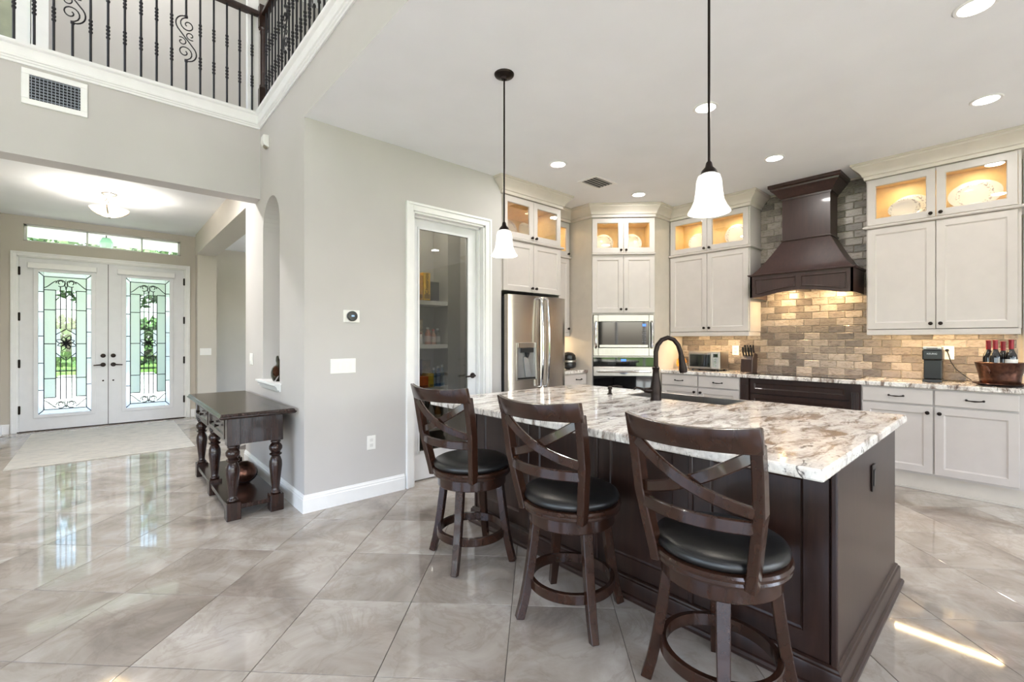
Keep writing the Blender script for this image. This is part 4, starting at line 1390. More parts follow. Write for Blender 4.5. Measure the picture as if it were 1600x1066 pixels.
# faucet
fx, fy = 2.755, 1.625
fa = thing('faucet', 'oil rubbed bronze gooseneck faucet on the island', 'faucet', (fx, fy, 0.915))
build(MB().lathe([(0.036, 0.915), (0.037, 0.922), (0.033, 0.93), (0.036, 0.96), (0.036, 1.0), (0.03, 1.04), (0.023, 1.08), (0.021, 1.12), (0.024, 1.125), (0.024, 1.135), (0.017, 1.14), (0.016, 1.145)], (fx, fy, 0), 22), 'base', BRONZE, fa, smooth=True)
dv = Vector((0.62, -0.55, 0)).normalized()
def fp(s, z): return (fx + dv.x * s, fy + dv.y * s, z)
build(MB().tube([fp(0, 1.14), fp(0, 1.2), fp(0.0, 1.24), fp(0.012, 1.285), fp(0.04, 1.32), fp(0.08, 1.335), fp(0.12, 1.322), fp(0.15, 1.285), fp(0.165, 1.24), fp(0.17, 1.215)], 0.0155, 12), 'spout', BRONZE, fa, smooth=True)
build(MB().tube([fp(0.17, 1.218), fp(0.172, 1.205), fp(0.178, 1.16), fp(0.184, 1.115), fp(0.186, 1.10)], [0.017, 0.019, 0.022, 0.027, 0.024], 14), 'spray_head', BRONZE, fa, smooth=True)
hv = Vector((-0.75, 0.66, 0))
build(MB().tube([(fx + hv.x * s, fy + hv.y * s, 0.98 + z) for s, z in ((0.03, 0), (0.05, 0.0), (0.075, 0.002), (0.08, 0.005), (0.10, 0.012))], [0.02, 0.02, 0.017, 0.01, 0.009], 12).tube([(fx + hv.x * 0.09, fy + hv.y * 0.09, 0.99), (fx + hv.x * 0.13, fy + hv.y * 0.13, 1.0), (fx + hv.x * 0.15, fy + hv.y * 0.15, 0.985)], [0.008, 0.007, 0.006], 8), 'lever_handle', BRONZE, fa, smooth=True)
# soap dispenser
sx, sy = 2.80, 2.03
so = thing('soap_dispenser', 'small bronze soap pump on the island behind the sink', 'soap dispenser', (sx, sy, 0.915))
build(MB().lathe([(0.02, 0.915), (0.02, 0.92), (0.012, 0.925), (0.012, 0.95), (0.017, 0.953), (0.017, 0.97), (0.008, 0.974), (0.0, 0.976)], (sx, sy, 0), 16), 'body', BRONZE, so, smooth=True)
build(MB().tube([(sx, sy, 0.968), (sx + 0.04, sy - 0.035, 0.978), (sx + 0.07, sy - 0.06, 0.97)], [0.006, 0.005, 0.004], 8), 'nozzle', BRONZE, so, smooth=True)
# outlet on the island end
ol = thing('outlet', 'dark outlet plate on the island end panel', 'outlet', (2.615, IY0, 0.69))
build(MB().box(2.58, 2.65, IY0 - 0.007, IY0 - 0.0005, 0.632, 0.75), 'plate', BRONZE, ol, bevel=0.002)
build(MB().box(2.6, 2.63, IY0 - 0.010, IY0 - 0.0071, 0.655, 0.727), 'socket', BLACK, ol)

# ================================================================ bar stools
def make_stool():
    t = thing('bar_stool', None, 'stool')
    def rot(p, a):
        c_, s_ = math.cos(a), math.sin(a)
        return (p[0] * c_ - p[1] * s_, p[0] * s_ + p[1] * c_, p[2])
    legs = []
    for k in range(4):
        a = PI / 4 + k * PI / 2
        prof_ = [(0.178, 0.478), (0.19, 0.38), (0.205, 0.27), (0.222, 0.165), (0.24, 0.08), (0.262, 0.0)]
        path = [(r * math.cos(a), r * math.sin(a), z) for r, z in prof_]
        m_ = MB().ribbon(path, 0.04, 0.04, (math.cos(a), math.sin(a), 0), [0.046, 0.045, 0.043, 0.041, 0.038, 0.035])
        legs.append(build(m_, 'leg', WOODS, t, bevel=0.003, local=True))
    legs.append(build(MB().lathe([(0.188, 0.142), (0.208, 0.142), (0.211, 0.146), (0.211, 0.184), (0.208, 0.188), (0.188, 0.188), (0.188, 0.142)], (0, 0, 0), 48), 'foot_ring', WOODS, t, smooth=True, local=True))
    legs.append(build(MB().lathe([(0.165, 0.452), (0.205, 0.452), (0.208, 0.456), (0.208, 0.512), (0.165, 0.512), (0.165, 0.452)], (0, 0, 0), 48), 'swivel_apron', WOODS, t, smooth=True, local=True))
    build(MB().lathe([(0.0, 0.513), (0.222, 0.513), (0.232, 0.516), (0.236, 0.524), (0.232, 0.532), (0.238, 0.536), (0.24, 0.546), (0.235, 0.555), (0.225, 0.558), (0.0, 0.558)], (0, 0, 0), 48), 'seat_frame', WOODS, t, smooth=True, local=True)
    cu = build(MB().lathe([(0.0, 0.5585), (0.218, 0.5585), (0.229, 0.568), (0.231, 0.58), (0.224, 0.594), (0.20, 0.606), (0.15, 0.614), (0.08, 0.617), (0.0, 0.618)], (0, 0, 0), 48), 'cushion', LEATH, t, smooth=True, ang=60, local=True)
    def bx(z): return -0.175 - 0.085 * max(0.0, (z - 0.52) / 0.53) ** 1.25
    HW = 0.205
    def bow(y): return -0.066 * (1 - (y / HW) ** 2)
    for s in (-1, 1):
        zz = [0.512, 0.56, 0.66, 0.78, 0.90, 1.0]
        path = [(bx(z) + 0.014 * max(0.0, 1 - (z - 0.5) / 0.2), s * (0.16 + (HW - 0.16) * min(1.0, (z - 0.5) / 0.3)), z) for z in zz]
        build(MB().ribbon(path, 0.036, 0.05, (1, 0, 0), [0.036] * 6), 'back_post', WOODS, t, bevel=0.004, local=True)
    n_ = 14
    def bowpath(z, w): return [(bx(z) + bow(w * (2 * k / n_ - 1)), w * (2 * k / n_ - 1), z) for k in range(n_ + 1)]
    # crest rail with a gentle dip in its upper edge
    cr = MB()
    vs_, fs_ = [], []
    wtot = 0.225
    for k in range(n_ + 1):
        s = 2 * k / n_ - 1
        y = wtot * s
        top = 1.062 - 0.014 * (1 - s * s)
        xb_ = bx(1.0) - 0.006 + (-0.066 * (1 - s * s))
        for (dx, z) in ((-0.014, 0.975), (0.014, 0.975), (0.010, top), (-0.018, top)):
            vs_.append((xb_ + dx - 0.02 * (z - 0.985) / 0.08, y, z))
    for k in range(n_):
        for a in range(4):
            b2 = (a + 1) % 4
            fs_.append((k * 4 + a, k * 4 + b2, k * 4 + 4 + b2, k * 4 + 4 + a))
    fs_ += [(3, 2, 1, 0), tuple(n_ * 4 + q for q in range(4))]
    cr.add(vs_, fs_)
    build(cr, 'crest_rail', WOODS, t, bevel=0.005, seg=2, smooth=True, local=True)
    lw_ = HW - 0.014
    build(MB().ribbon(bowpath(0.735, lw_), 0.045, 0.018, lambda i: (1, 0, 0)), 'lower_slat', WOODS, t, bevel=0.004, smooth=True, local=True)
    for s in (-1, 1):
        path = []
        for k in range(n_ + 1):
            q = 2 * k / n_ - 1
            y = s * lw_ * q
            z = 0.785 + (0.965 - 0.785) * (k / n_)
            z += -0.02 * math.sin(PI * k / n_)
            path.append((bx(z) + bow(y) * 0.9 + (-0.009 if s > 0 else 0.009), y, z))
        build(MB().ribbon(path, 0.04, 0.016, lambda i: (1, 0, 0)), 'cross_slat', WOODS, t, bevel=0.004, smooth=True, local=True)
    for k in range(4):
        a = PI / 4 + k * PI / 2
        legs.append(build(MB().lathe([(0, 0.186), (0.006, 0.1872), (0.008, 0.189)], (0, 0, 0), 8, 'x').xf(Matrix.Rotation(a, 4, 'Z') @ Matrix.Translation((0.0, 0, 0.165)) @ Matrix.Rotation(PI, 4, 'Z')), 'screw_cap', BRONZE, t, local=True))
    return t, legs


st, base_parts = make_stool()
def place(t, x, y, face, base_rot):
    t.location = (x, y, 0)
    t.rotation_euler = (0, 0, math.radians(face))
    for ch in t.children:
        if ch.name.split('.')[0] in ('leg', 'foot_ring', 'swivel_apron', 'screw_cap'):
            ch.rotation_euler = (0, 0, math.radians(base_rot - face))
stools = [st, copy_tree(st), copy_tree(st)]
for t_, (x, y, fc, br, lab) in zip(stools, ((1.672, 2.235, 10, -13, 'dark wood swivel bar stool with black seat, nearest the pantry door'), (1.694, 1.458, 8, 18, 'dark wood swivel bar stool with black seat, the middle one of three'), (1.70, 0.742, 3.5, -18, 'dark wood swivel bar stool with black seat, at the outlet end of the island'))):
    place(t_, x, y, fc, br)
    tag(t_, lab, 'stool', 'bar stools along the island')

# ================================================================ lamps
def pendant(x, y, label):
    t = thing('pendant_lamp', label, 'pendant lamp', (x, y, 1.86), group='pendant lamps over the island')
    build(MB().lathe([(0, ZC - 0.034), (0.018, ZC - 0.034), (0.024, ZC - 0.024), (0.045, ZC - 0.018), (0.06, ZC - 0.010), (0.064, ZC - 0.002), (0.064, ZC)], (x, y, 0), 28), 'canopy', BRONZE, t, smooth=True)
    build(MB().lathe([(0.0055, 2.07), (0.0055, ZC - 0.03)], (x, y, 0), 10), 'rod', BRONZE, t, smooth=True)
    build(MB().lathe([(0.007, 2.075), (0.012, 2.068), (0.016, 2.05), (0.03, 2.035), (0.034, 2.022), (0.0, 2.022)], (x, y, 0), 20), 'cap', BRONZE, t, smooth=True)
    build(MB().lathe([(0.03, 2.021), (0.044, 2.012), (0.05, 1.99), (0.053, 1.95), (0.059, 1.91), (0.072, 1.88), (0.083, 1.864), (0.0845, 1.858), (0.080, 1.861), (0.069, 1.882), (0.056, 1.912), (0.05, 1.95), (0.047, 1.99), (0.04, 2.008), (0.0, 2.012)], (x, y, 0), 32), 'glass_shade', SHADE, t, smooth=True, ang=60)
    bl = build(MB().lathe([(0, 1.90), (0.02, 1.91), (0.028, 1.935), (0.022, 1.96), (0.014, 1.985), (0.014, 2.01)], (x, y, 0), 16), 'bulb', LENS, t, smooth=True)
    d = bpy.data.lights.new('pendant_bulb', 'POINT')
    d.energy = 3.0
    d.shadow_soft_size = 0.03
    d.color = (1.0, 0.93, 0.82)
    o = bpy.data.objects.new('pendant_bulb', d)
    COL.objects.link(o)
    o.location = (x, y, 1.875)
pendant(1.90, 2.195, 'bronze rod pendant with white bell shade before the pantry door')
pendant(1.90, 0.872, 'bronze rod pendant with white bell shade before the range hood')

DLE = 5.5
for k, (x, y, where) in enumerate(((3.26, 2.97, 'in front of the refrigerator'), (4.64, 2.96, 'in front of the corner ovens'), (3.27, 1.525, 'above the island sink'), (4.655, 1.52, 'in front of the range hood'), (4.64, 0.15, 'in front of the wine tub cabinets'), (3.30, 0.145, 'above the outlet end of the island'))):
    t = thing('recessed_light', 'round white recessed ceiling light ' + where, 'recessed light', (x, y, ZC), group='recessed ceiling lights')
    build(MB().lathe([(0.068, ZC - 0.001), (0.068, ZC - 0.006), (0.082, ZC - 0.006), (0.088, ZC - 0.001), (0.068, ZC - 0.001)], (x, y, 0), 28), 'trim_ring', TRIM, t, smooth=True)
    build(MB().lathe([(0, ZC - 0.004), (0.067, ZC - 0.004), (0.067, ZC - 0.0005)], (x, y, 0), 28), 'lens', LENS, t)
    area('recessed_lamp', (x, y, ZC - 0.008), (0, 0, 0), 0.13, 0.13, DLE, (1.0, 0.97, 0.93), 'DISK')

t = thing('recessed_light', 'small round ceiling light added to brighten the pantry', 'recessed light', (2.45, 4.1, ZC))  # added lamp that brightens the dark pantry interior
build(MB().lathe([(0.05, ZC - 0.001), (0.05, ZC - 0.006), (0.062, ZC - 0.006), (0.066, ZC - 0.001), (0.05, ZC - 0.001)], (2.45, 4.1, 0), 24), 'trim_ring', TRIM, t, smooth=True)
build(MB().lathe([(0, ZC - 0.004), (0.049, ZC - 0.004), (0.049, ZC - 0.0005)], (2.45, 4.1, 0), 24), 'lens', LENS, t)
area('pantry_fill', (2.45, 4.1, ZC - 0.008), (0, 0, 0), 0.1, 0.1, 14.0, (1.0, 0.95, 0.88), 'DISK')

for (x, y, lab) in ((-0.6, 3.2, 'added round fill light high in the great room ceiling before the loft'), (-2.6, 1.0, 'added round fill light high in the great room ceiling near the side windows'), (0.3, 6.0, 'added round fill light in the loft ceiling over the foyer'), (2.3, 3.4, 'added round fill light in the loft ceiling over the kitchen')):  # added lamps, out of view, that brighten the header wall and loft
    t = thing('recessed_light', lab, 'recessed light', (x, y, ZTOP), group='added upper fill lights')
    build(MB().lathe([(0.068, ZTOP - 0.001), (0.068, ZTOP - 0.006), (0.082, ZTOP - 0.006), (0.088, ZTOP - 0.001), (0.068, ZTOP - 0.001)], (x, y, 0), 28), 'trim_ring', TRIM, t, smooth=True)
    build(MB().lathe([(0, ZTOP - 0.004), (0.067, ZTOP - 0.004), (0.067, ZTOP - 0.0005)], (x, y, 0), 28), 'lens', LENS, t)
    area('recessed_lamp', (x, y, ZTOP - 0.008), (0, 0, 0), 0.13, 0.13, 9.0, (1.0, 0.97, 0.94), 'DISK')

for (x, lab) in ((-0.5, 'added round foyer fill light hidden behind the header near the grille'), (0.35, 'added round foyer fill light hidden behind the header near the niche wall')):  # unseen lamps added behind the header to brighten the foyer
    t = thing('recessed_light', lab, 'recessed light', (x, 5.65, ZF), group='added foyer fill lights')
    build(MB().lathe([(0.068, ZF - 0.001), (0.068, ZF - 0.006), (0.082, ZF - 0.006), (0.088, ZF - 0.001), (0.068, ZF - 0.001)], (x, 5.65, 0), 28), 'trim_ring', TRIM, t, smooth=True)
    build(MB().lathe([(0, ZF - 0.004), (0.067, ZF - 0.004), (0.067, ZF - 0.0005)], (x, 5.65, 0), 28), 'lens', LENS, t)
    area('recessed_lamp', (x, 5.65, ZF - 0.008), (0, 0, 0), 0.13, 0.13, 16.0, (1.0, 0.97, 0.94), 'DISK')

# foyer lamp
fl_ = thing('ceiling_lamp', 'semi flush foyer lamp with alabaster bowl on curved arms', 'ceiling lamp', (0.034, 7.32, 2.80))
cx_, cy_ = 0.034, 7.32
build(MB().lathe([(0, ZF - 0.03), (0.05, ZF - 0.028), (0.075, ZF - 0.018), (0.08, ZF - 0.006), (0.08, ZF)], (cx_, cy_, 0), 28), 'canopy', STEEL, fl_, smooth=True)
for k in range(3):
    a = 2 * PI * k / 3 + 0.4
    build(MB().tube([(cx_ + r * math.cos(a), cy_ + r * math.sin(a), z) for r, z in ((0.04, ZF - 0.025), (0.035, ZF - 0.07), (0.05, ZF - 0.11), (0.10, ZF - 0.15), (0.16, ZF - 0.165), (0.195, ZF - 0.185), (0.19, ZF - 0.205), (0.15, ZF - 0.235), (0.10, ZF - 0.262))], 0.0075, 8), 'arm', STEEL, fl_, smooth=True)
build(MB().lathe([(0, 2.805), (0.06, 2.81), (0.12, 2.835), (0.165, 2.87), (0.185, 2.9), (0.182, 2.902), (0.16, 2.876), (0.115, 2.842), (0.06, 2.818), (0, 2.813)], (cx_, cy_, 0), 36), 'glass_bowl', BOWL, fl_, smooth=True)
build(MB().lathe([(0, 2.785), (0.012, 2.79), (0.014, 2.8), (0.006, 2.806)], (cx_, cy_, 0), 12), 'finial', STEEL, fl_, smooth=True)
d = bpy.data.lights.new('foyer_bulb', 'POINT'); d.energy = 27; d.shadow_soft_size = 0.05; d.color = (1, 0.94, 0.84)
o = bpy.data.objects.new('foyer_bulb', d); COL.objects.link(o); o.location = (cx_, cy_, 2.875)

# ceiling air vent
vt = thing('ceiling_vent', 'white slatted air vent in the kitchen ceiling', 'vent', (3.95, 3.03, ZC))
fr = MB()
for (a0, a1, b0, b1) in ((3.77, 4.13, 2.90, 2.93), (3.77, 4.13, 3.13, 3.16), (3.77, 3.80, 2.93, 3.13), (4.10, 4.13, 2.93, 3.13)):
    fr.box(a0, a1, b0, b1, ZC - 0.008, ZC)
build(fr, 'frame', TRIM, vt, bevel=0.002)
build(MB().box(3.80, 4.10, 2.93, 3.13, ZC - 0.0015, ZC), 'duct_shade', DARK, vt)  # flat dark sheet painted as the shade behind the slats
for k in range(5):
    y = 2.95 + k * 0.04
    build(MB().box(3.80, 4.10, y - 0.008, y + 0.008, ZC - 0.006, ZC - 0.0045), 'slat', m_plain('slat_grey', (150, 150, 150), 0.5) if k == 0 else bpy.data.materials['slat_grey'], vt)

# return air grille on the header
rg = thing('air_grille', 'white framed return air grille on the header wall', 'vent', (-0.287, YH0, 3.1))
gx0, gx1, gz0, gz1 = -0.467, -0.106, 3.083, 3.348
fr = MB()
b_ = 0.042
for (a0, a1, c0, c1) in ((gx0, gx1, gz0, gz0 + b_), (gx0, gx1, gz1 - b_, gz1), (gx0, gx0 + b_, gz0 + b_, gz1 - b_), (gx1 - b_, gx1, gz0 + b_, gz1 - b_)):
    fr.box(a0, a1, YH0 - 0.012, YH0, c0, c1)
build(fr, 'frame', TRIM, rg, bevel=0.003)
build(MB().box(gx0 + b_, gx1 - b_, YH0 - 0.003, YH0 - 0.0005, gz0 + b_, gz1 - b_), 'duct_shade', DARK, rg)  # thin dark sheet in place of the shaded hollow behind the bars
GS = m_plain('grille_bar', (140, 146, 158), 0.5)
for k in range(13):
    x = gx0 + b_ + (gx1 - gx0 - 2 * b_) * (k + 0.5) / 13
    build(MB().box(x - 0.0022, x + 0.0022, YH0 - 0.010, YH0 - 0.004, gz0 + b_, gz1 - b_), 'slat', GS, rg)
for k in range(8):
    z = gz0 + b_ + (gz1 - gz0 - 2 * b_) * (k + 0.5) / 8
    build(MB().box(gx0 + b_, gx1 - b_, YH0 - 0.0105, YH0 - 0.0085, z - 0.0028, z + 0.0028), 'crossbar', GS, rg)

# ================================================================ loft railings
BZ0, BZ1 = ZL, 4.49
def knuckle(mb, z):
    mb.lathe([(0.0085, z - 0.012), (0.0135, z - 0.006), (0.0135, z + 0.006), (0.0085, z + 0.012)], (0, 0, 0), 8)
def twisted():
    m_ = MB()
    m_.lathe([(0.0085, BZ0), (0.0085, BZ1)], (0, 0, 0), 6)
    for zc in (BZ0 + 0.32, BZ0 + 0.62):
        for dz in (-0.045, -0.015, 0.015, 0.045):
            knuckle(m_, zc + dz)
    m_.lathe([(0.015, BZ0), (0.015, BZ0 + 0.012), (0.0085, BZ0 + 0.02)], (0, 0, 0), 8)
    return m_
def scrolled(axis):
    m_ = MB()
    m_.lathe([(0.0085, BZ0), (0.0085, BZ0 + 0.30)], (0, 0, 0), 6).lathe([(0.0085, BZ0 + 0.70), (0.0085, BZ1)], (0, 0, 0), 6)
    knuckle(m_, BZ0 + 0.30); knuckle(m_, BZ0 + 0.70)
    zc = BZ0 + 0.50
    def path(pts): return [((p[0], 0, p[1]) if axis == 'x' else (0, p[0], p[1])) for p in pts]
    for s in (1, -1):
        # long S bow then spirals
        pts = [(s * 0.0, zc - 0.20 * s)] + [(s * (0.075 * math.sin(math.radians(a))), zc - s * (0.12 + 0.08 * math.cos(math.radians(a)))) for a in range(20, 131, 15)] + [(0.0, zc)]
        m_.tube(path(pts), 0.0055, 5)
        pts = []
        for k in range(22):
            a = math.radians(-90 + k * 24)
            r = 0.065 * (1 - k / 26)
            pts.append((-s * 0.012 + s * r * math.cos(a) * 0.95, zc - s * (0.125 - r * math.sin(a))))
        m_.tube(path(pts), 0.005, 5)
        pts = []
        for k in range(16):
            a = math.radians(60 + k * 26)
            r = 0.038 * (1 - k / 20)
            pts.append((-s * (0.032 + r * math.cos(a)), zc - s * (0.035 - r * math.sin(a))))
        m_.tube(path(pts), 0.0045, 5)
    return m_
r1 = thing('loft_railing', 'black iron balustrade on the loft edge over the foyer', 'railing', (0.0, YH0 + 0.03, ZL), group='loft railings')
r2 = thing('loft_railing', 'black iron balustrade on the loft edge over the kitchen', 'railing', (XN + 0.035, 3.0, ZL), group='loft railings')
tw_me, sc_x, sc_y = None, None, None
proto = {}
def bal(kind, mb_fn, par, loc):
    if kind not in proto:
        o = build(mb_fn(), 'baluster', IRON, par, local=True, smooth=True)
        proto[kind] = o
    else:
        o = proto[kind].copy(); COL.objects.link(o); o.parent = par
    L0 = par.location
    o.location = (loc[0] - L0[0], loc[1] - L0[1], 0)
for k in range(-6, 15):
    x = -0.403 + k * 0.1045
    sc = (k - 2) % 7 == 0
    bal('sx' if sc else 't', (lambda: scrolled('x').xf(Matrix.Translation((0, 0, -ZL)))) if sc else (lambda: twisted().xf(Matrix.Translation((0, 0, -ZL)))), r1, (x, YH0 + 0.03))
for k in range(40):
    y = YH0 - 0.07 - k * 0.1045
    sc = k % 7 == 6
    bal('sy' if sc else 't', (lambda: scrolled('y').xf(Matrix.Translation((0, 0, -ZL)))) if sc else (lambda: twisted().xf(Matrix.Translation((0, 0, -ZL)))), r2, (XN + 0.035, y))
HRP = [(-0.03, 0.0), (0.03, 0.0), (0.034, 0.015), (0.03, 0.03), (0.022, 0.045), (0.0, 0.052), (-0.022, 0.045), (-0.03, 0.03), (-0.034, 0.015)]
build(MB().mould([(XL, YH0 + 0.03), (XN - 0.014, YH0 + 0.03)], [(d, BZ1 + z) for d, z in HRP]), 'handrail', WOOD, r1, smooth=True)
build(MB().mould([(XN + 0.035, YH0), (XN + 0.035, 0.8)], [(d, BZ1 + z) for d, z in HRP]), 'handrail', WOOD, r2, smooth=True)
nx, ny_ = XN + 0.035, YH0 + 0.03
build(MB().box(nx - 0.045, nx + 0.045, ny_ - 0.045, ny_ + 0.045, ZL, ZL + 0.27).lathe([(0.04, ZL + 0.27), (0.034, ZL + 0.29), (0.038, ZL + 0.3), (0.03, ZL + 0.32), (0.03, ZL + 0.80), (0.036, ZL + 0.83), (0.03, ZL + 0.85), (0.04, ZL + 0.87)], (nx, ny_, 0), 20).box(nx - 0.045, nx + 0.045, ny_ - 0.045, ny_ + 0.045, ZL + 0.87, ZL + 1.08), 'newel_post', WOOD, r2, smooth=True)
struct(MB().box(XN - 0.10, XN - 0.005, YH0 + 0.05, YH0 + 0.12, ZL - 0.02, ZTOP), 'trim_3', TRIM, 'white post behind the loft corner')

# ================================================================ console table, rug, niche things
ct_ = thing('console_table', 'dark wood console table with turned legs and lower shelf', 'table', (0.85, 4.58, 0))
TX0_, TX1_, TY0_, TY1_ = 0.612, 1.085, 3.755, 5.40
TZ = 0.79
build(MB().mould([(TX0_, TY0_), (TX0_, TY1_), (TX1_, TY1_), (TX1_, TY0_)], [(-0.0, TZ - 0.04), (-0.012, TZ - 0.036), (-0.02, TZ - 0.026), (-0.02, TZ - 0.02), (-0.012, TZ - 0.017), (-0.008, TZ - 0.004), (0.0, TZ), (0.2364, TZ), (0.2364, TZ - 0.04)], closed=True), 'top', WOODT, ct_, smooth=True, ang=25)
FEETY = (3.86, 4.60, 5.30)
LEG = [(0.030, 0.130), (0.036, 0.135), (0.036, 0.145), (0.028, 0.152), (0.027, 0.175), (0.033, 0.23), (0.041, 0.30), (0.046, 0.345), (0.044, 0.38), (0.034, 0.41), (0.028, 0.42), (0.043, 0.43), (0.044, 0.438), (0.03, 0.445), (0.036, 0.456), (0.047, 0.475), (0.047, 0.495), (0.036, 0.512), (0.028, 0.52), (0.036, 0.528), (0.036, 0.535), (0.03, 0.545)]
for X_ in (0.697, 0.987):
    for Y_ in FEETY:
        if X_ > 0.9 and Y_ == 4.60: continue
        lg_ = build(MB().lathe(LEG, (X_, Y_, 0), 22), 'leg', WOODT, ct_, smooth=True, ang=50)
        build(MB().box(X_ - 0.043, X_ + 0.043, Y_ - 0.043, Y_ + 0.043, 0.545, TZ - 0.0405), 'leg_block', WOODT, lg_, bevel=0.003)
        build(MB().box(X_ - 0.047, X_ + 0.047, Y_ - 0.047, Y_ + 0.047, 0.0, 0.13), 'foot', WOODT, lg_, bevel=0.004)
build(MB().box(0.66, 1.025, 3.835, 5.325, 0.072, 0.105), 'shelf', WOODT, ct_, bevel=0.003)
build(MB().box(0.74, 0.945, 3.83, 3.845, 0.55, TZ - 0.0405).box(0.74, 0.945, 5.315, 5.33, 0.55, TZ - 0.0405).box(1.0, 1.02, 3.9, 5.26, 0.55, TZ - 0.0405).box(0.672, 0.69, 3.9, 5.26, 0.55, 0.58).box(0.672, 0.69, 3.9, 5.26, 0.735, TZ - 0.0405), 'apron', WOODT, ct_)
for (a0, a1) in ((3.912, 4.548), (4.652, 5.248)):
    d_ = build(shaker(MB(), 0, a1 - a0, 0.585, 0.732, 0.028, 0.022).xf(Matrix.Translation((0.672, a1, 0)) @ Matrix.Rotation(ang_range, 4, 'Z')), 'drawer', WOODT, ct_)
    for q in (0.33, 0.67):
        yk = a0 + (a1 - a0) * q
        build(MB().lathe([(0, -0.032), (0.012, -0.030), (0.015, -0.022), (0.008, -0.012), (0.007, 0)], (0.65, yk, 0.66), 14, 'x'), 'knob', BRONZE, d_, smooth=True)
ball = thing('decor_orb', 'dark metallic orb on the console table shelf', 'ornament', (0.875, 4.38, 0.105))
build(MB().lathe([(0.0, 0.105), (0.04, 0.108), (0.075, 0.135), (0.092, 0.18), (0.095, 0.2), (0.09, 0.225), (0.07, 0.262), (0.03, 0.288), (0.0, 0.29)], (0.875, 4.38, 0), 26), 'body', COPPER, ball, smooth=True, ang=80)
build(MB().tube([(0.875 + 0.0965 * math.cos(k * PI / 14), 4.38 + 0.0965 * math.sin(k * PI / 14) * 0.72, 0.198 + 0.066 * math.sin(k * PI / 14)) for k in range(28)], 0.005, 6, True), 'band', BLACK, ball, smooth=True)

one(MB().box(-0.77, 0.825, 6.79, 9.15, 0.0, 0.009), 'entry_rug', RUG, 'pale grey woven rug before the front doors', 'rug', loc=(0.03, 7.97, 0), bevel=0.002)

sl = thing('niche_sill', 'white moulded sill at the foot of the arched recess', 'sill', (XN, 4.56, 0.93))
build(MB().box(XN + 0.0005, XN + 0.148, YN0 + 0.002, YN1 - 0.002, 0.9305, 0.944).box(XN - 0.055, XN - 0.0003, YN0 - 0.05, YN1 + 0.05, 0.930, 0.944), 'shelf', TRIM, sl)
build(MB().mould([(XN, YN1 + 0.035), (XN, YN0 - 0.035)], [(0, 0.87), (0.012, 0.87), (0.016, 0.885), (0.03, 0.893), (0.034, 0.91), (0.046, 0.92), (0.046, 0.93), (0, 0.93)]), 'moulding', TRIM, sl, smooth=True, ang=25)
gx_, gy = XN + 0.035, 4.50
fgn = thing('figurine', 'dark bronze abstract figurine standing in the arched recess', 'ornament', (gx_, gy, 0.944))
outl = [(-0.03, 0.0), (0.06, 0.0), (0.066, 0.05), (0.064, 0.12), (0.045, 0.15), (0.025, 0.175), (0.012, 0.205), (0.004, 0.235), (-0.004, 0.215), (-0.006, 0.185), (0.0, 0.16), (-0.004, 0.145), (-0.02, 0.14), (-0.036, 0.12), (-0.046, 0.085), (-0.046, 0.045)]
build(MB().prism([(gx_ + p[0], 0.944 + p[1]) for p in outl], gy - 0.03, gy + 0.03, 'y'), 'body', m_plain('bronze_patina', (52, 48, 36), 0.3, 0.7, var=0.4, scale=30), fgn, bevel=0.010, seg=2, smooth=True)
build(MB().lathe([(0.0, -0.010), (0.03, -0.008), (0.038, 0.0), (0.03, 0.008), (0.0, 0.010)], (gx_ - 0.018, gy - 0.036, 1.035), 22, 'y', 0.75, 1.25), 'disc', m_plain('bronze_red', (78, 50, 34), 0.25, 0.8), fgn, smooth=True)
build(MB().prism([(gx_ - 0.04, 0.944), (gx_ - 0.025, 0.944), (gx_ + 0.004, 1.0), (gx_ - 0.012, 0.99)], gy - 0.054, gy - 0.048, 'y'), 'shard', CHROME, fgn)

# ---------------------------------------------------------------- wall plates and devices
def plate(label, axis, x, y, z, w, h, n, kind='switch'):
    t = thing('light_switch' if kind == 'switch' else 'outlet', label, 'switch' if kind == 'switch' else 'outlet', (x, y, z - h / 2))
    def bx_(m_, a0, a1, d0, d1, z0, z1):
        if axis == 'y-': m_.box(x + a0, x + a1, y - d1, y - d0, z0, z1)
        else: m_.box(x - d1, x - d0, y + a0, y + a1, z0, z1)
        return m_
    build(bx_(MB(), -w / 2, w / 2, 0.0005, 0.006, z - h / 2, z + h / 2), 'plate', PLASTW, t, bevel=0.002)
    for k in range(n):
        c_ = -w / 2 + w * (k + 0.5) / n
        if kind == 'switch':
            build(bx_(MB(), c_ - 0.015, c_ + 0.015, 0.0062, 0.010, z - 0.032, z + 0.032), 'rocker', PLASTW, t, bevel=0.001)
        else:
            for zz in (-0.022, 0.022):
                build(bx_(MB(), c_ - 0.014, c_ + 0.014, 0.0062, 0.008, z + zz - 0.013, z + zz + 0.013), 'socket', m_plain('socket_white', (214, 213, 210), 0.4) if 'socket_white' not in bpy.data.materials else bpy.data.materials['socket_white'], t)
    return t
plate('white triple rocker switch on the wall beside the pantry door', 'y-', 1.425, YP, 1.11, 0.205, 0.118, 4)
plate('white outlet low on the wall beside the pantry door', 'y-', 1.662, YP, 0.457, 0.075, 0.118, 1, 'outlet')
plate('white rocker switch on the niche wall near the foyer', 'x-', XN, 5.30, 1.122, 0.12, 0.12, 2)
plate('white rocker switch on the wall stub beside the front doors', 'y-', 1.262, YF - 0.25, 1.12, 0.165, 0.115, 3)
plate('white outlet on brick beside the coffee maker', 'x-', XW - 0.009, 0.435, 1.20, 0.085, 0.125, 1, 'outlet')
plate('white outlet on brick behind the toaster oven', 'x-', XW - 0.009, 2.345, 1.19, 0.08, 0.12, 1, 'outlet')
th = thing('thermostat', 'white square thermostat with round black dial', 'thermostat', (1.492, YP, 1.46))
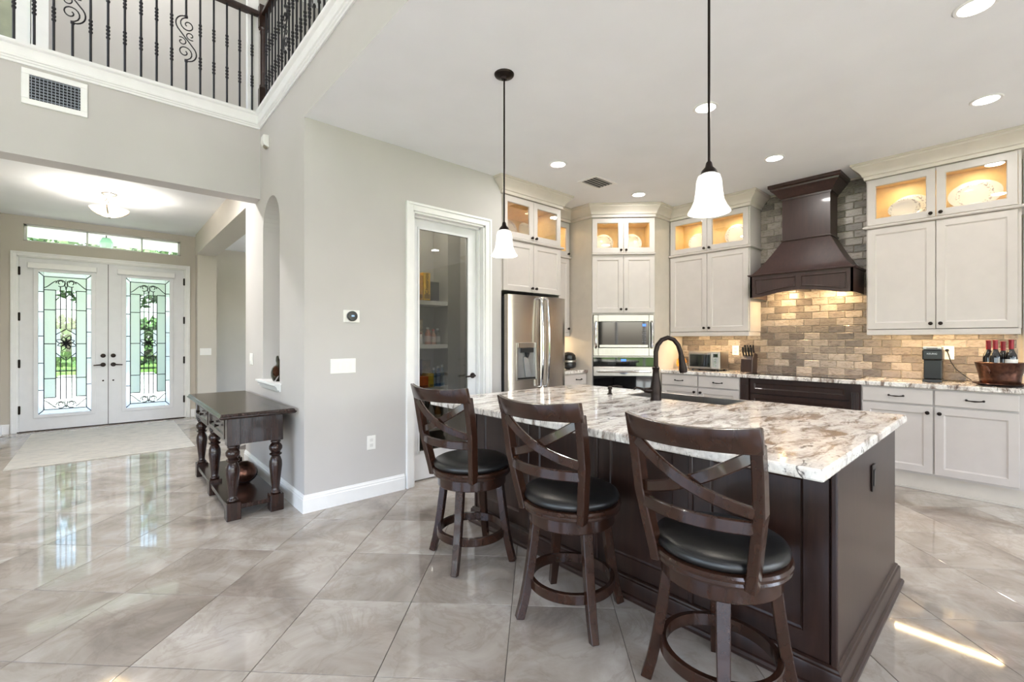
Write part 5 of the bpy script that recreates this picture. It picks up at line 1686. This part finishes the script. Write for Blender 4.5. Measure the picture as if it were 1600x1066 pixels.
build(MB().box(1.425, 1.56, YP - 0.008, YP - 0.0005, 1.462, 1.562), 'plate', PLASTW, th, bevel=0.004)
dl = build(MB().lathe([(0, -0.034), (0.036, -0.033), (0.041, -0.028), (0.041, -0.008)], (1.492, YP, 1.513), 28, 'y'), 'dial', BLACK, th, smooth=True)
build(MB().box(1.480, 1.504, YP - 0.0355, YP - 0.0345, 1.508, 1.52), 'readout', m_emit('readout_blue', (150, 190, 230), 0.8, (40, 50, 60)), dl)
sn = thing('motion_sensor', 'white motion sensor high on the niche wall', 'sensor', (XN, 4.66, 3.1))
build(MB().prism([(XN - 0.0005, 3.10), (XN - 0.045, 3.12), (XN - 0.055, 3.15), (XN - 0.05, 3.21), (XN - 0.0005, 3.215)], 4.62, 4.70, 'y'), 'housing', PLASTW, sn, bevel=0.006, seg=2)
build(MB().prism([(XN - 0.044, 3.122), (XN - 0.010, 3.108), (XN - 0.012, 3.094), (XN - 0.034, 3.106)], 4.635, 4.685, 'y'), 'lens', m_plain('lens_tan', (150, 142, 126), 0.4), sn)

# ================================================================ things on the counters
to = thing('toaster_oven', 'stainless toaster oven on the granite under the cabinet', 'toaster oven', (5.62, 2.60, ZCT))
a0, a1, z0, z1, xf = 2.395, 2.79, ZCT + 0.018, 1.178, 5.50
build(MB().box(xf + 0.012, 5.76, a0, a1, z0, z1), 'body', STEEL, to, bevel=0.008, seg=2)
dd = build(MB().box(xf - 0.004, xf + 0.0115, a0 + 0.095, a1 - 0.006, z0 + 0.012, z1 - 0.012), 'door', STEEL, to, bevel=0.003)
build(MB().box(xf - 0.007, xf - 0.0045, a0 + 0.115, a1 - 0.024, z0 + 0.03, z1 - 0.04), 'window', BGLASS, dd)
build(MB().tube([(xf - 0.004, a0 + 0.13, z1 - 0.026), (xf - 0.03, a0 + 0.13, z1 - 0.026), (xf - 0.03, a1 - 0.03, z1 - 0.026), (xf - 0.004, a1 - 0.03, z1 - 0.026)], 0.006, 8), 'handle', CHROME, dd, smooth=True)
pn_ = build(MB().box(xf - 0.002, xf + 0.0115, a0 + 0.006, a0 + 0.092, z0 + 0.012, z1 - 0.012), 'control_panel', m_plain('panel_silver', (190, 190, 190), 0.3, 0.6), to)
build(MB().box(xf - 0.004, xf - 0.0022, a0 + 0.022, a0 + 0.076, z1 - 0.07, z1 - 0.03), 'screen', BGLASS, pn_)
for zz in (0.045, 0.085, 0.12):
    build(MB().lathe([(0, -0.016), (0.012, -0.016), (0.015, -0.002)], (xf, a0 + 0.049, z0 + zz), 16, 'x'), 'dial', CHROME, pn_, smooth=True)
for yy in (a0 + 0.04, a1 - 0.04):
    for xx in (xf + 0.04, 5.72):
        build(MB().lathe([(0.014, ZCT), (0.016, ZCT + 0.019)], (xx, yy, 0), 10), 'foot', BLACK, to)

kb = thing('knife_block', 'dark wood knife block with black handled knives', 'knife block', (5.66, 2.12, ZCT))
build(MB().prism([(5.59, ZCT), (5.74, ZCT), (5.76, ZCT + 0.21), (5.66, ZCT + 0.23), (5.60, ZCT + 0.15)], 2.06, 2.19, 'y'), 'block', WOOD, kb, bevel=0.004)
for i in range(4):
    for k in range(2):
        y = 2.078 + i * 0.031
        x = 5.635 + k * 0.06
        zb_ = ZCT + 0.19 + k * 0.025
        kn = build(MB().tube([(x, y, zb_), (x - 0.02, y, zb_ + 0.05), (x - 0.028, y, zb_ + 0.10)], [0.009, 0.011, 0.010], 8), 'knife_handle', BLACK, kb, smooth=True)
        build(MB().lathe([(0, -0.004), (0.011, 0.0), (0.0, 0.008)], (x - 0.029, y, zb_ + 0.102), 10), 'pommel', CHROME, kn, smooth=True)

AMBER = m_plain('amber_glaze', (224, 146, 44), 0.25, var=0.2, scale=30)
pj = thing('pumpkin_plate', 'round amber decorative plate leaning by the cabinet wall', 'plate', (5.62, 2.95, ZCT))
build(MB().lathe([(0, 0.0), (0.05, 0.002), (0.068, -0.012), (0.071, -0.01), (0.052, 0.008), (0, 0.006)], (0, 0, 0), 28, 'x').xf(Matrix.Translation((5.62, 2.94, ZCT + 0.083)) @ Matrix.Rotation(math.radians(12), 4, 'Y')), 'dish', AMBER, pj, smooth=True, ang=60)
build(MB().box(5.60, 5.68, 2.90, 2.98, ZCT, ZCT + 0.014), 'stand', AMBER, pj, bevel=0.003)
sc = thing('salt_shaker', 'small white jar beside the toaster oven', 'jar', (5.54, 2.845, ZCT))
build(MB().lathe([(0.022, ZCT), (0.026, ZCT + 0.01), (0.025, ZCT + 0.045), (0.016, ZCT + 0.055)], (5.54, 2.845, 0), 16), 'body', PLASTW, sc, smooth=True)
build(MB().lathe([(0.015, ZCT + 0.0555), (0.015, ZCT + 0.075), (0.008, ZCT + 0.083), (0, ZCT + 0.084)], (5.54, 2.845, 0), 16), 'lid', m_plain('cream_lid', (220, 206, 180), 0.4), sc, smooth=True)

km = thing('coffee_maker', 'slim black single cup coffee maker on the granite', 'coffee maker', (5.58, 0.512, ZCT))
a0, a1 = 0.447, 0.577
build(MB().box(5.49, 5.68, a0, a1, ZCT, ZCT + 0.028), 'base', BLACK, km, bevel=0.006, seg=2)
build(MB().box(5.535, 5.68, a0 + 0.004, a1 - 0.004, ZCT + 0.0285, ZCT + 0.20), 'column', BLACK, km, bevel=0.006, seg=2)
hdm = build(MB().box(5.487, 5.683, a0 - 0.002, a1 + 0.002, ZCT + 0.2005, ZCT + 0.292), 'brew_head', BLACK, km, bevel=0.010, seg=3)
build(MB().box(5.488, 5.68, a0 + 0.002, a1 - 0.002, ZCT + 0.2925, ZCT + 0.316), 'lid', m_steel('lid_silver', (150, 152, 156), 0.3), km, bevel=0.006, seg=2)
build(MB().tube([(5.487, a0 + 0.03, ZCT + 0.305), (5.478, a0 + 0.045, ZCT + 0.305), (5.478, a1 - 0.045, ZCT + 0.305), (5.487, a1 - 0.03, ZCT + 0.305)], 0.004, 6), 'lid_handle', BLACK, km)
tx = text('KEURIG', 'lettering', 0.02, m_plain('letter_silver', (206, 206, 208), 0.3, 0.3), hdm, (5.4865 - 5.58, 0.512 - 0.512, 0.255), (PI / 2, 0, -PI / 2))
cdm = thing('power_cord', 'black power cord plugged in behind the coffee maker', 'cord', (5.83, 0.43, 1.2))
build(MB().lathe([(0.0, -0.025), (0.013, -0.025), (0.014, -0.001)], (XW - 0.017, 0.44, 1.222), 12, 'x'), 'plug', BLACK, cdm, smooth=True)
build(MB().tube([(XW - 0.04, 0.44, 1.222), (XW - 0.05, 0.43, 1.19), (XW - 0.04, 0.415, 1.12), (XW - 0.035, 0.38, 1.05), (XW - 0.03, 0.32, 0.99), (XW - 0.03, 0.28, 0.955), (XW - 0.05, 0.32, 0.945), (5.72, 0.45, 0.945), (5.69, 0.49, 0.946)], 0.004, 6), 'cable', BLACK, cdm, smooth=True)

# copper tub on a tray with wine bottles
tcx, tcy = 5.52, 0.10
tr_ = thing('serving_tray', 'oval dark copper tray under the wine tub', 'tray', (tcx, tcy, ZCT))
build(MB().lathe([(0, ZCT + 0.004), (0.124, ZCT + 0.004), (0.148, ZCT + 0.016), (0.164, ZCT + 0.022), (0.166, ZCT + 0.019), (0.148, ZCT + 0.011), (0.124, ZCT), (0, ZCT)], (tcx, tcy, 0), 40, 'z', 0.95, 1.0), 'body', COPPER, tr_, smooth=True)
zt_ = ZCT + 0.0045
tub = thing('wine_tub', 'oval hammered copper tub holding wine bottles', 'tub', (tcx, tcy, zt_))
build(MB().lathe([(0, zt_), (0.112, zt_), (0.118, zt_ + 0.012), (0.125, zt_ + 0.08), (0.147, zt_ + 0.182), (0.152, zt_ + 0.188), (0.148, zt_ + 0.19), (0.141, zt_ + 0.18), (0.12, zt_ + 0.08), (0.114, zt_ + 0.016), (0, zt_ + 0.012)], (tcx, tcy, 0), 44, 'z', 0.95, 1.0), 'bowl', COPPER, tub, smooth=True)
build(MB().tube([(tcx - 0.10, tcy + 0.098, zt_ + 0.165), (tcx - 0.13, tcy + 0.09, zt_ + 0.17), (tcx - 0.143, tcy + 0.07, zt_ + 0.155), (tcx - 0.136, tcy + 0.055, zt_ + 0.12), (tcx - 0.115, tcy + 0.05, zt_ + 0.10)], 0.006, 8), 'handle', COPPER, tub, smooth=True)
WINE = m_plain('dark_bottle', (14, 16, 18), 0.08, spec=0.7, var=0.1)
FOIL = m_plain('red_foil', (128, 18, 34), 0.35, 0.3, var=0.1)
LABELW = m_plain('label_white', (232, 230, 226), 0.6, var=0.03)
zb_ = zt_ + 0.0125
for (x, y, dz, lab, wl) in ((5.552, 0.166, 0.0, 'red capped wine bottle at the coffee maker end of the copper tub', False), (5.488, 0.125, 0.004, 'red capped wine bottle beside the handle of the copper tub', False), (5.56, 0.082, -0.008, 'red capped wine bottle at the back of the copper tub', False), (5.497, 0.036, 0.006, 'red capped wine bottle with white label in the copper tub', True)):
    bt_ = thing('wine_bottle', lab, 'bottle', (x, y, zb_), group='wine bottles in the copper tub')
    K_ = 0.036
    build(MB().lathe([(0, zb_), (K_, zb_), (K_, zb_ + 0.21 + dz), (K_ * 0.9, zb_ + 0.235 + dz), (0.02, zb_ + 0.265 + dz), (0.0145, zb_ + 0.28 + dz), (0.0145, zb_ + 0.30 + dz)], (x, y, 0), 20), 'glass', WINE, bt_, smooth=True)
    build(MB().lathe([(0.0155, zb_ + 0.282 + dz), (0.0155, zb_ + 0.345 + dz), (0.017, zb_ + 0.347 + dz), (0.017, zb_ + 0.358 + dz), (0.0, zb_ + 0.36 + dz)], (x, y, 0), 16), 'capsule', FOIL, bt_, smooth=True)
    if wl:
        build(MB().lathe([(K_ + 0.0006, zb_ + 0.10), (K_ + 0.0006, zb_ + 0.205)], (x, y, 0), 20), 'paper_label', LABELW, bt_, smooth=True)

# black appliance left of the ovens
af = thing('waffle_maker', 'rounded black and silver appliance beside the refrigerator', 'appliance', (4.52, 3.88, ZCT))
build(MB().lathe([(0.07, ZCT + 0.01), (0.10, ZCT + 0.03), (0.108, ZCT + 0.07), (0.10, ZCT + 0.09)], (4.47, 3.90, 0), 26), 'base', BLACK, af, smooth=True)
build(MB().lathe([(0.1, ZCT + 0.0905), (0.112, ZCT + 0.095), (0.112, ZCT + 0.115), (0.1, ZCT + 0.12)], (4.47, 3.90, 0), 26), 'band', STEEL, af, smooth=True)
build(MB().lathe([(0.1, ZCT + 0.1205), (0.106, ZCT + 0.14), (0.095, ZCT + 0.185), (0.06, ZCT + 0.215), (0, ZCT + 0.225)], (4.47, 3.90, 0), 26), 'lid', BLACK, af, smooth=True)
build(MB().lathe([(0.03, ZCT), (0.034, ZCT + 0.0105)], (4.47, 3.90, 0), 16), 'foot', BLACK, af)

# ---------------------------------------------------------------- plates on display
def dish(label, origin, rz, u, d_, r, sy=1.0, lean=14):
    zf = 2.4132
    M = Matrix.Translation(origin) @ Matrix.Rotation(rz, 4, 'Z')
    m_ = MB().lathe([(0, 0.0), (0.55, 0.0), (0.62, -0.04), (0.97, -0.11), (1.0, -0.115), (1.0, -0.09), (0.64, 0.0), (0.55, 0.05), (0, 0.05)], (0, 0, 0), 36, 'y', 1.0, 1.0)
    k = r
    m_.xf(Matrix.Diagonal((k / sy, k, k, 1)))
    o = build(m_, 'china_plate', CHINA, None, smooth=True, ang=60)
    rise = 0.06
    p = M @ Vector((u, d_, zf + r * math.cos(math.radians(lean)) + rise + 0.004))
    o.location = p
    o.rotation_euler = (math.radians(-lean), 0, rz)
    ez = MB()
    for sx_ in (-0.03, 0.03):
        ez.tube([(sx_, -0.035, -r - rise * 0.98), (sx_, -0.03, -r - 0.006), (sx_, -0.03, -r + 0.008)], 0.003, 6)
        ez.tube([(sx_, -0.03, -r - 0.006), (sx_, 0.02, -r - 0.004), (sx_ * 0.5, 0.022, -r * 0.3)], 0.003, 6)
        ez.tube([(sx_, 0.02, -r - 0.004), (sx_, 0.05, -r - rise * 0.85)], 0.003, 6)
    build(ez, 'easel', BRONZE, o, local=True)
    return tag(o, label, 'plate', 'china plates behind the cabinet glass')
LU, RU, FR, TWR = (5.52, 3.045, 0), (5.52, 0.985, 0), (3.102, 3.63, 0), (tl[0], tl[1], 0)
dish('round white china plate behind glass, on the oven side above the toaster', LU, ang_range, 0.27, 0.20, 0.115)
dish('round white china plate behind glass, on the hood side above the toaster', LU, ang_range, 0.755, 0.20, 0.13)
dish('small oval white platter behind glass above the coffee maker', RU, ang_range, 0.26, 0.15, 0.095, 0.8)
dish('pale oval platter standing behind the small platter above the coffee maker', RU, ang_range, 0.30, 0.23, 0.12, 0.82)
dish('large oval white platter behind glass above the wine tub', RU, ang_range, 0.73, 0.20, 0.13, 0.75)
dish('round china plate behind the oven tower glass on the refrigerator side', TWR, ang_tower, 0.19, 0.28, 0.125)
dish('round china plate behind the oven tower glass on the range side', TWR, ang_tower, 0.56, 0.28, 0.125)
dish('round china plate behind glass over the refrigerator, on the pantry side', FR, 0, 0.11, 0.30, 0.125)
dish('round china plate behind glass over the refrigerator, near the middle', FR, 0, 0.38, 0.30, 0.12)
dish('round china plate behind glass over the refrigerator, on the oven side', FR, 0, 0.64, 0.30, 0.125)

# ================================================================ pantry shelves and groceries
SHZ = (0.36, 0.80, 1.27, 1.75)
where = ('bottom', 'lower', 'middle', 'top')
for z, wname in zip(SHZ, where):
    t = one(MB().box(1.852, 2.878, 4.30, 4.598, z - 0.045, z), 'pantry_shelf', PLASTW, 'white pantry shelf, the %s one' % wname, 'shelf', loc=(2.37, 4.45, z - 0.045))
def carton(x, y, z, w, d_, h, col, label, name='carton', word=None, wcol=(60, 40, 20)):
    t = thing(name, label, 'box', (x, y, z), group='groceries on the pantry shelves')
    build(MB().box(x - w / 2, x + w / 2, y - d_ / 2, y + d_ / 2, z, z + h), 'carton', m_plain('print_' + name + str(col), col, 0.45, var=0.12, scale=25), t, bevel=0.002)
    build(MB().box(x - w / 2 + 0.008, x + w / 2 - 0.008, y - d_ / 2 - 0.0012, y - d_ / 2 - 0.0002, z + h * 0.06, z + h * 0.22), 'print_band', m_plain('band' + str(col), tuple(c_ * 0.6 for c_ in col), 0.5), t)
    if word:
        text(word, 'lettering', 0.062, m_plain('word_ink', wcol, 0.6), t, (0, -d_ / 2 - 0.0015, h * 0.60), (PI / 2, -PI / 2, 0))
def bottle(x, y, z, r, h, col, cap, label, rough=0.15):
    t = thing('bottle', label, 'bottle', (x, y, z), group='groceries on the pantry shelves')
    build(MB().lathe([(0, z), (r, z), (r * 1.03, z + h * 0.05), (r, z + h * 0.6), (r * 0.5, z + h * 0.8), (r * 0.42, z + h * 0.88)], (x, y, 0), 16), 'body', m_plain('liquid' + str(col), col, rough, var=0.08), t, smooth=True)
    build(MB().lathe([(r * 0.5, z + h * 0.88), (r * 0.5, z + h * 0.99), (0, z + h)], (x, y, 0), 14), 'cap', m_plain('cap' + str(cap), cap, 0.4), t, smooth=True)
    build(MB().lathe([(r * 1.035, z + h * 0.15), (r * 1.035, z + h * 0.5)], (x, y, 0), 16), 'paper_label', m_plain('lab' + str(col), tuple(min(255, c_ * 0.4 + 130) for c_ in col), 0.6), t, smooth=True)
def bag(x, y, z, w, h, col, label):
    t = thing('food_bag', label, 'bag', (x, y, z), group='groceries on the pantry shelves')
    m_ = MB()
    prof_ = [(0.75, 0.0, 0.30), (1.0, 0.12, 0.42), (1.0, 0.5, 0.40), (0.92, 0.8, 0.2), (0.96, 0.95, 0.03), (0.98, 1.0, 0.02)]
    vs_, fs_ = [], []
    for q, s, dp in prof_:
        for k in range(12):
            a = 2 * PI * k / 12
            vs_.append((x + q * w / 2 * math.cos(a), y + dp * w * 0.5 * math.sin(a), z + s * h))
    for i in range(len(prof_) - 1):
        for k in range(12):
            k2 = (k + 1) % 12
            fs_.append((i * 12 + k, i * 12 + k2, i * 12 + 12 + k2, i * 12 + 12 + k))
    fs_ += [tuple(range(12))[::-1], tuple((len(prof_) - 1) * 12 + k for k in range(12))]
    m_.add(vs_, fs_)
    build(m_, 'pouch', m_plain('pouch' + str(col), col, 0.3, var=0.3, scale=18), t, smooth=True)
    build(MB().box(x - 0.49 * w, x + 0.49 * w, y - 0.004, y + 0.004, z + h, z + h + 0.012), 'seal', m_plain('seal' + str(col), tuple(c_ * 0.8 for c_ in col), 0.4), t)
Yf = 4.38
carton(2.60, Yf, 1.75, 0.085, 0.19, 0.30, (232, 184, 40), 'tall yellow cereal carton with brown lettering on the top pantry shelf', 'cereal_box', 'Cheerios')
carton(2.505, Yf, 1.75, 0.09, 0.19, 0.27, (206, 150, 60), 'tan carton beside the yellow cereal carton', 'snack_box')
carton(2.74, 4.44, 1.75, 0.14, 0.14, 0.22, (60, 60, 62), 'dark grey bin on the top pantry shelf', 'storage_bin')
bag(2.57, 4.46, 1.27, 0.17, 0.27, (196, 178, 140), 'tan food bag on the middle pantry shelf')
bottle(2.49, 4.34, 1.27, 0.022, 0.14, (214, 206, 196), (60, 60, 60), 'pale spice bottle in front of the tan bag')
bottle(2.555, 4.335, 1.27, 0.022, 0.13, (226, 220, 212), (150, 60, 40), 'white spice bottle with red cap before the tan bag')
bottle(2.655, 4.36, 1.27, 0.034, 0.19, (170, 110, 90), (220, 220, 220), 'brown sauce bottle on the middle pantry shelf')
bottle(2.725, 4.36, 1.27, 0.03, 0.17, (176, 132, 112), (210, 60, 50), 'pinkish sauce bottle on the middle pantry shelf')
bottle(2.795, 4.38, 1.27, 0.03, 0.18, (120, 124, 120), (230, 230, 230), 'grey bottle at the wall end of the middle shelf')
carton(2.545, Yf, 0.80, 0.15, 0.18, 0.12, (214, 104, 36), 'orange carton on the lower pantry shelf', 'orange_box')
carton(2.66, Yf - 0.01, 0.80, 0.06, 0.16, 0.15, (222, 190, 60), 'yellow carton on the lower pantry shelf', 'yellow_box')
bag(2.53, 4.42, 0.922, 0.19, 0.17, (92, 74, 112), 'purple food bag on top of the orange carton')
bag(2.70, 4.50, 0.80, 0.16, 0.28, (132, 110, 92), 'brown food bag behind the yellow carton')
bottle(2.725, 4.35, 0.80, 0.025, 0.21, (70, 120, 160), (230, 230, 235), 'blue water bottle next to the yellow carton')
bottle(2.785, 4.35, 0.80, 0.027, 0.23, (60, 96, 150), (225, 225, 225), 'dark blue water bottle on the lower pantry shelf')
bottle(2.842, 4.36, 0.80, 0.027, 0.24, (110, 140, 165), (210, 215, 225), 'pale blue bottle at the wall end of the lower shelf')
bottle(2.62, 4.36, 0.36, 0.035, 0.26, (70, 80, 50), (30, 30, 30), 'green oil bottle on the bottom pantry shelf')
bottle(2.70, 4.37, 0.36, 0.04, 0.28, (214, 212, 206), (220, 120, 60), 'white jug bottle on the bottom pantry shelf')
bottle(2.79, 4.37, 0.36, 0.04, 0.25, (150, 110, 60), (60, 60, 60), 'amber vinegar bottle on the bottom pantry shelf')
bag(2.50, 4.38, 0.36, 0.15, 0.2, (176, 52, 58), 'red food bag on the bottom pantry shelf')
bag(2.46, 4.36, 0.0, 0.2, 0.26, (90, 104, 128), 'blue grey sack on the pantry floor')

# ================================================================ outdoors before the front doors
GRASS = m_plain('lawn', (96, 122, 60), 0.9, spec=0.1, var=0.35, scale=3, bump=0.6, bscale=40)
PAVE = m_plain('paving', (196, 190, 184), 0.8, var=0.15, scale=4)
gd = one(MB().box(-60, 60, -60, 80, -0.25, -0.15), 'lawn', GRASS, 'green lawn outside the house', 'lawn')
gd['kind'] = 'stuff'
struct(MB().box(-11, 13, -10.5, YF + 0.18, -0.15, -0.09), 'bounce_patio', PAVE, 'pale paved slab added around the house for neutral bounce light')  # unseen pale slab, added to replace the green bounce from the lawn
struct(MB().box(-3.0, 3.4, YF + 0.18, 12.4, -0.15, -0.03), 'floor_porch', PAVE, 'pale paved porch outside the front doors')
one(MB().box(-1.4, 1.6, 12.4, 26, -0.15, -0.13), 'front_path', PAVE, 'pale paved path leading to the front doors', 'path', loc=(0.1, 19, -0.15))
struct(MB().box(-4.5, 5.0, YF + 0.18, 12.6, 3.28, 3.42), 'ceiling_porch', CEIL, 'white porch ceiling seen through the transom')
struct(MB().box(-3.2, -2.8, 12.1, 12.5, -0.15, 3.28), 'wall_porch_left', TRIM, 'white porch column')
struct(MB().box(3.2, 3.6, 12.1, 12.5, -0.15, 3.28), 'wall_porch_right', TRIM, 'white porch column at the dining side')
ln = thing('porch_lantern', 'glass porch lantern hanging outside the transom', 'lantern', (0.01, 11.2, 3.0))
build(MB().lathe([(0.0, 3.27), (0.05, 3.27), (0.05, 3.25), (0.008, 3.24), (0.008, 3.2), (0.06, 3.19), (0.0, 3.19)], (0.01, 11.2, 0), 14), 'cap', BRONZE, ln, smooth=True)
build(MB().lathe([(0.06, 3.19), (0.10, 3.10), (0.09, 3.02), (0.05, 2.96), (0.0, 2.95)], (0.01, 11.2, 0), 8), 'glass', m_frost('lantern_glass', (196, 226, 214), 0.4), ln)
BARK = m_plain('bark', (84, 70, 56), 0.9, var=0.3, scale=12, bump=0.8, bscale=30)
LEAF = m_plain('foliage', (62, 92, 42), 0.7, var=0.5, scale=2.5)
def tree(x, y, h, r, label, n_=900):
    t = thing('shade_tree', label, 'tree', (x, y, -0.14), group='trees around the house')
    build(MB().tube([(x, y, -0.14), (x, y, 0.3), (x + 0.1, y, h * 0.3), (x - 0.05, y + 0.1, h * 0.6), (x, y, h * 0.85)], [0.24, 0.2, 0.17, 0.12, 0.04], 8), 'trunk', BARK, t, smooth=True)
    m_ = MB()
    for k in range(n_):
        v = Vector((rnd.gauss(0, 1), rnd.gauss(0, 1), rnd.gauss(0, 1))).normalized() * (rnd.random() ** 0.4)
        c_ = Vector((x + v.x * r, y + v.y * r, h * 0.68 + v.z * h * 0.34))
        a = Vector((rnd.gauss(0, 1), rnd.gauss(0, 1), rnd.gauss(0, 1))).normalized()
        b2 = a.orthogonal().normalized()
        s = rnd.uniform(0.18, 0.34)
        m_.add([c_ - a * s, c_ + b2 * s * 0.5, c_ + a * s, c_ - b2 * s * 0.5], [(0, 1, 2, 3)])
    build(m_, 'crown', LEAF, t)['kind'] = 'stuff'
tree(-3.5, 21, 6.5, 2.4, 'leafy tree beyond the porch on the foyer side')
tree(3.6, 24, 7.5, 2.8, 'leafy tree beyond the porch on the dining side')
tree(0.4, 37, 9.5, 5.0, 'broad leafy tree far beyond the path', 3000)
tree(-2.5, -14, 9, 3.0, 'leafy tree behind the rear windows')
tree(3.5, -13, 9.5, 3.0, 'leafy tree behind the breakfast windows')
tree(-9.5, -15, 10, 3.0, 'leafy tree behind the great room')
for x_, y_ in ((-8, 34), (-12.5, 36), (8, 35), (12.5, 33), (-17, 35), (17, 36)):
    tree(x_, y_, 7.5, 2.1, 'leafy tree in the row beyond the lawn', 1100)
hg = thing('hedge_row', 'clipped green hedge along the far side of the lawn', 'hedge', (0, 30, -0.15))
m_ = MB()
for k in range(4500):
    c_ = Vector((rnd.uniform(-14, 14), 30 + rnd.uniform(-0.5, 0.5), rnd.uniform(0.1, 2.4)))
    a = Vector((rnd.gauss(0, 1), rnd.gauss(0, 1), rnd.gauss(0, 1))).normalized()
    b2 = a.orthogonal().normalized()
    m_.add([c_ - a * 0.22, c_ + b2 * 0.14, c_ + a * 0.22, c_ - b2 * 0.14], [(0, 1, 2, 3)])
build(m_, 'foliage', LEAF, hg)['kind'] = 'stuff'
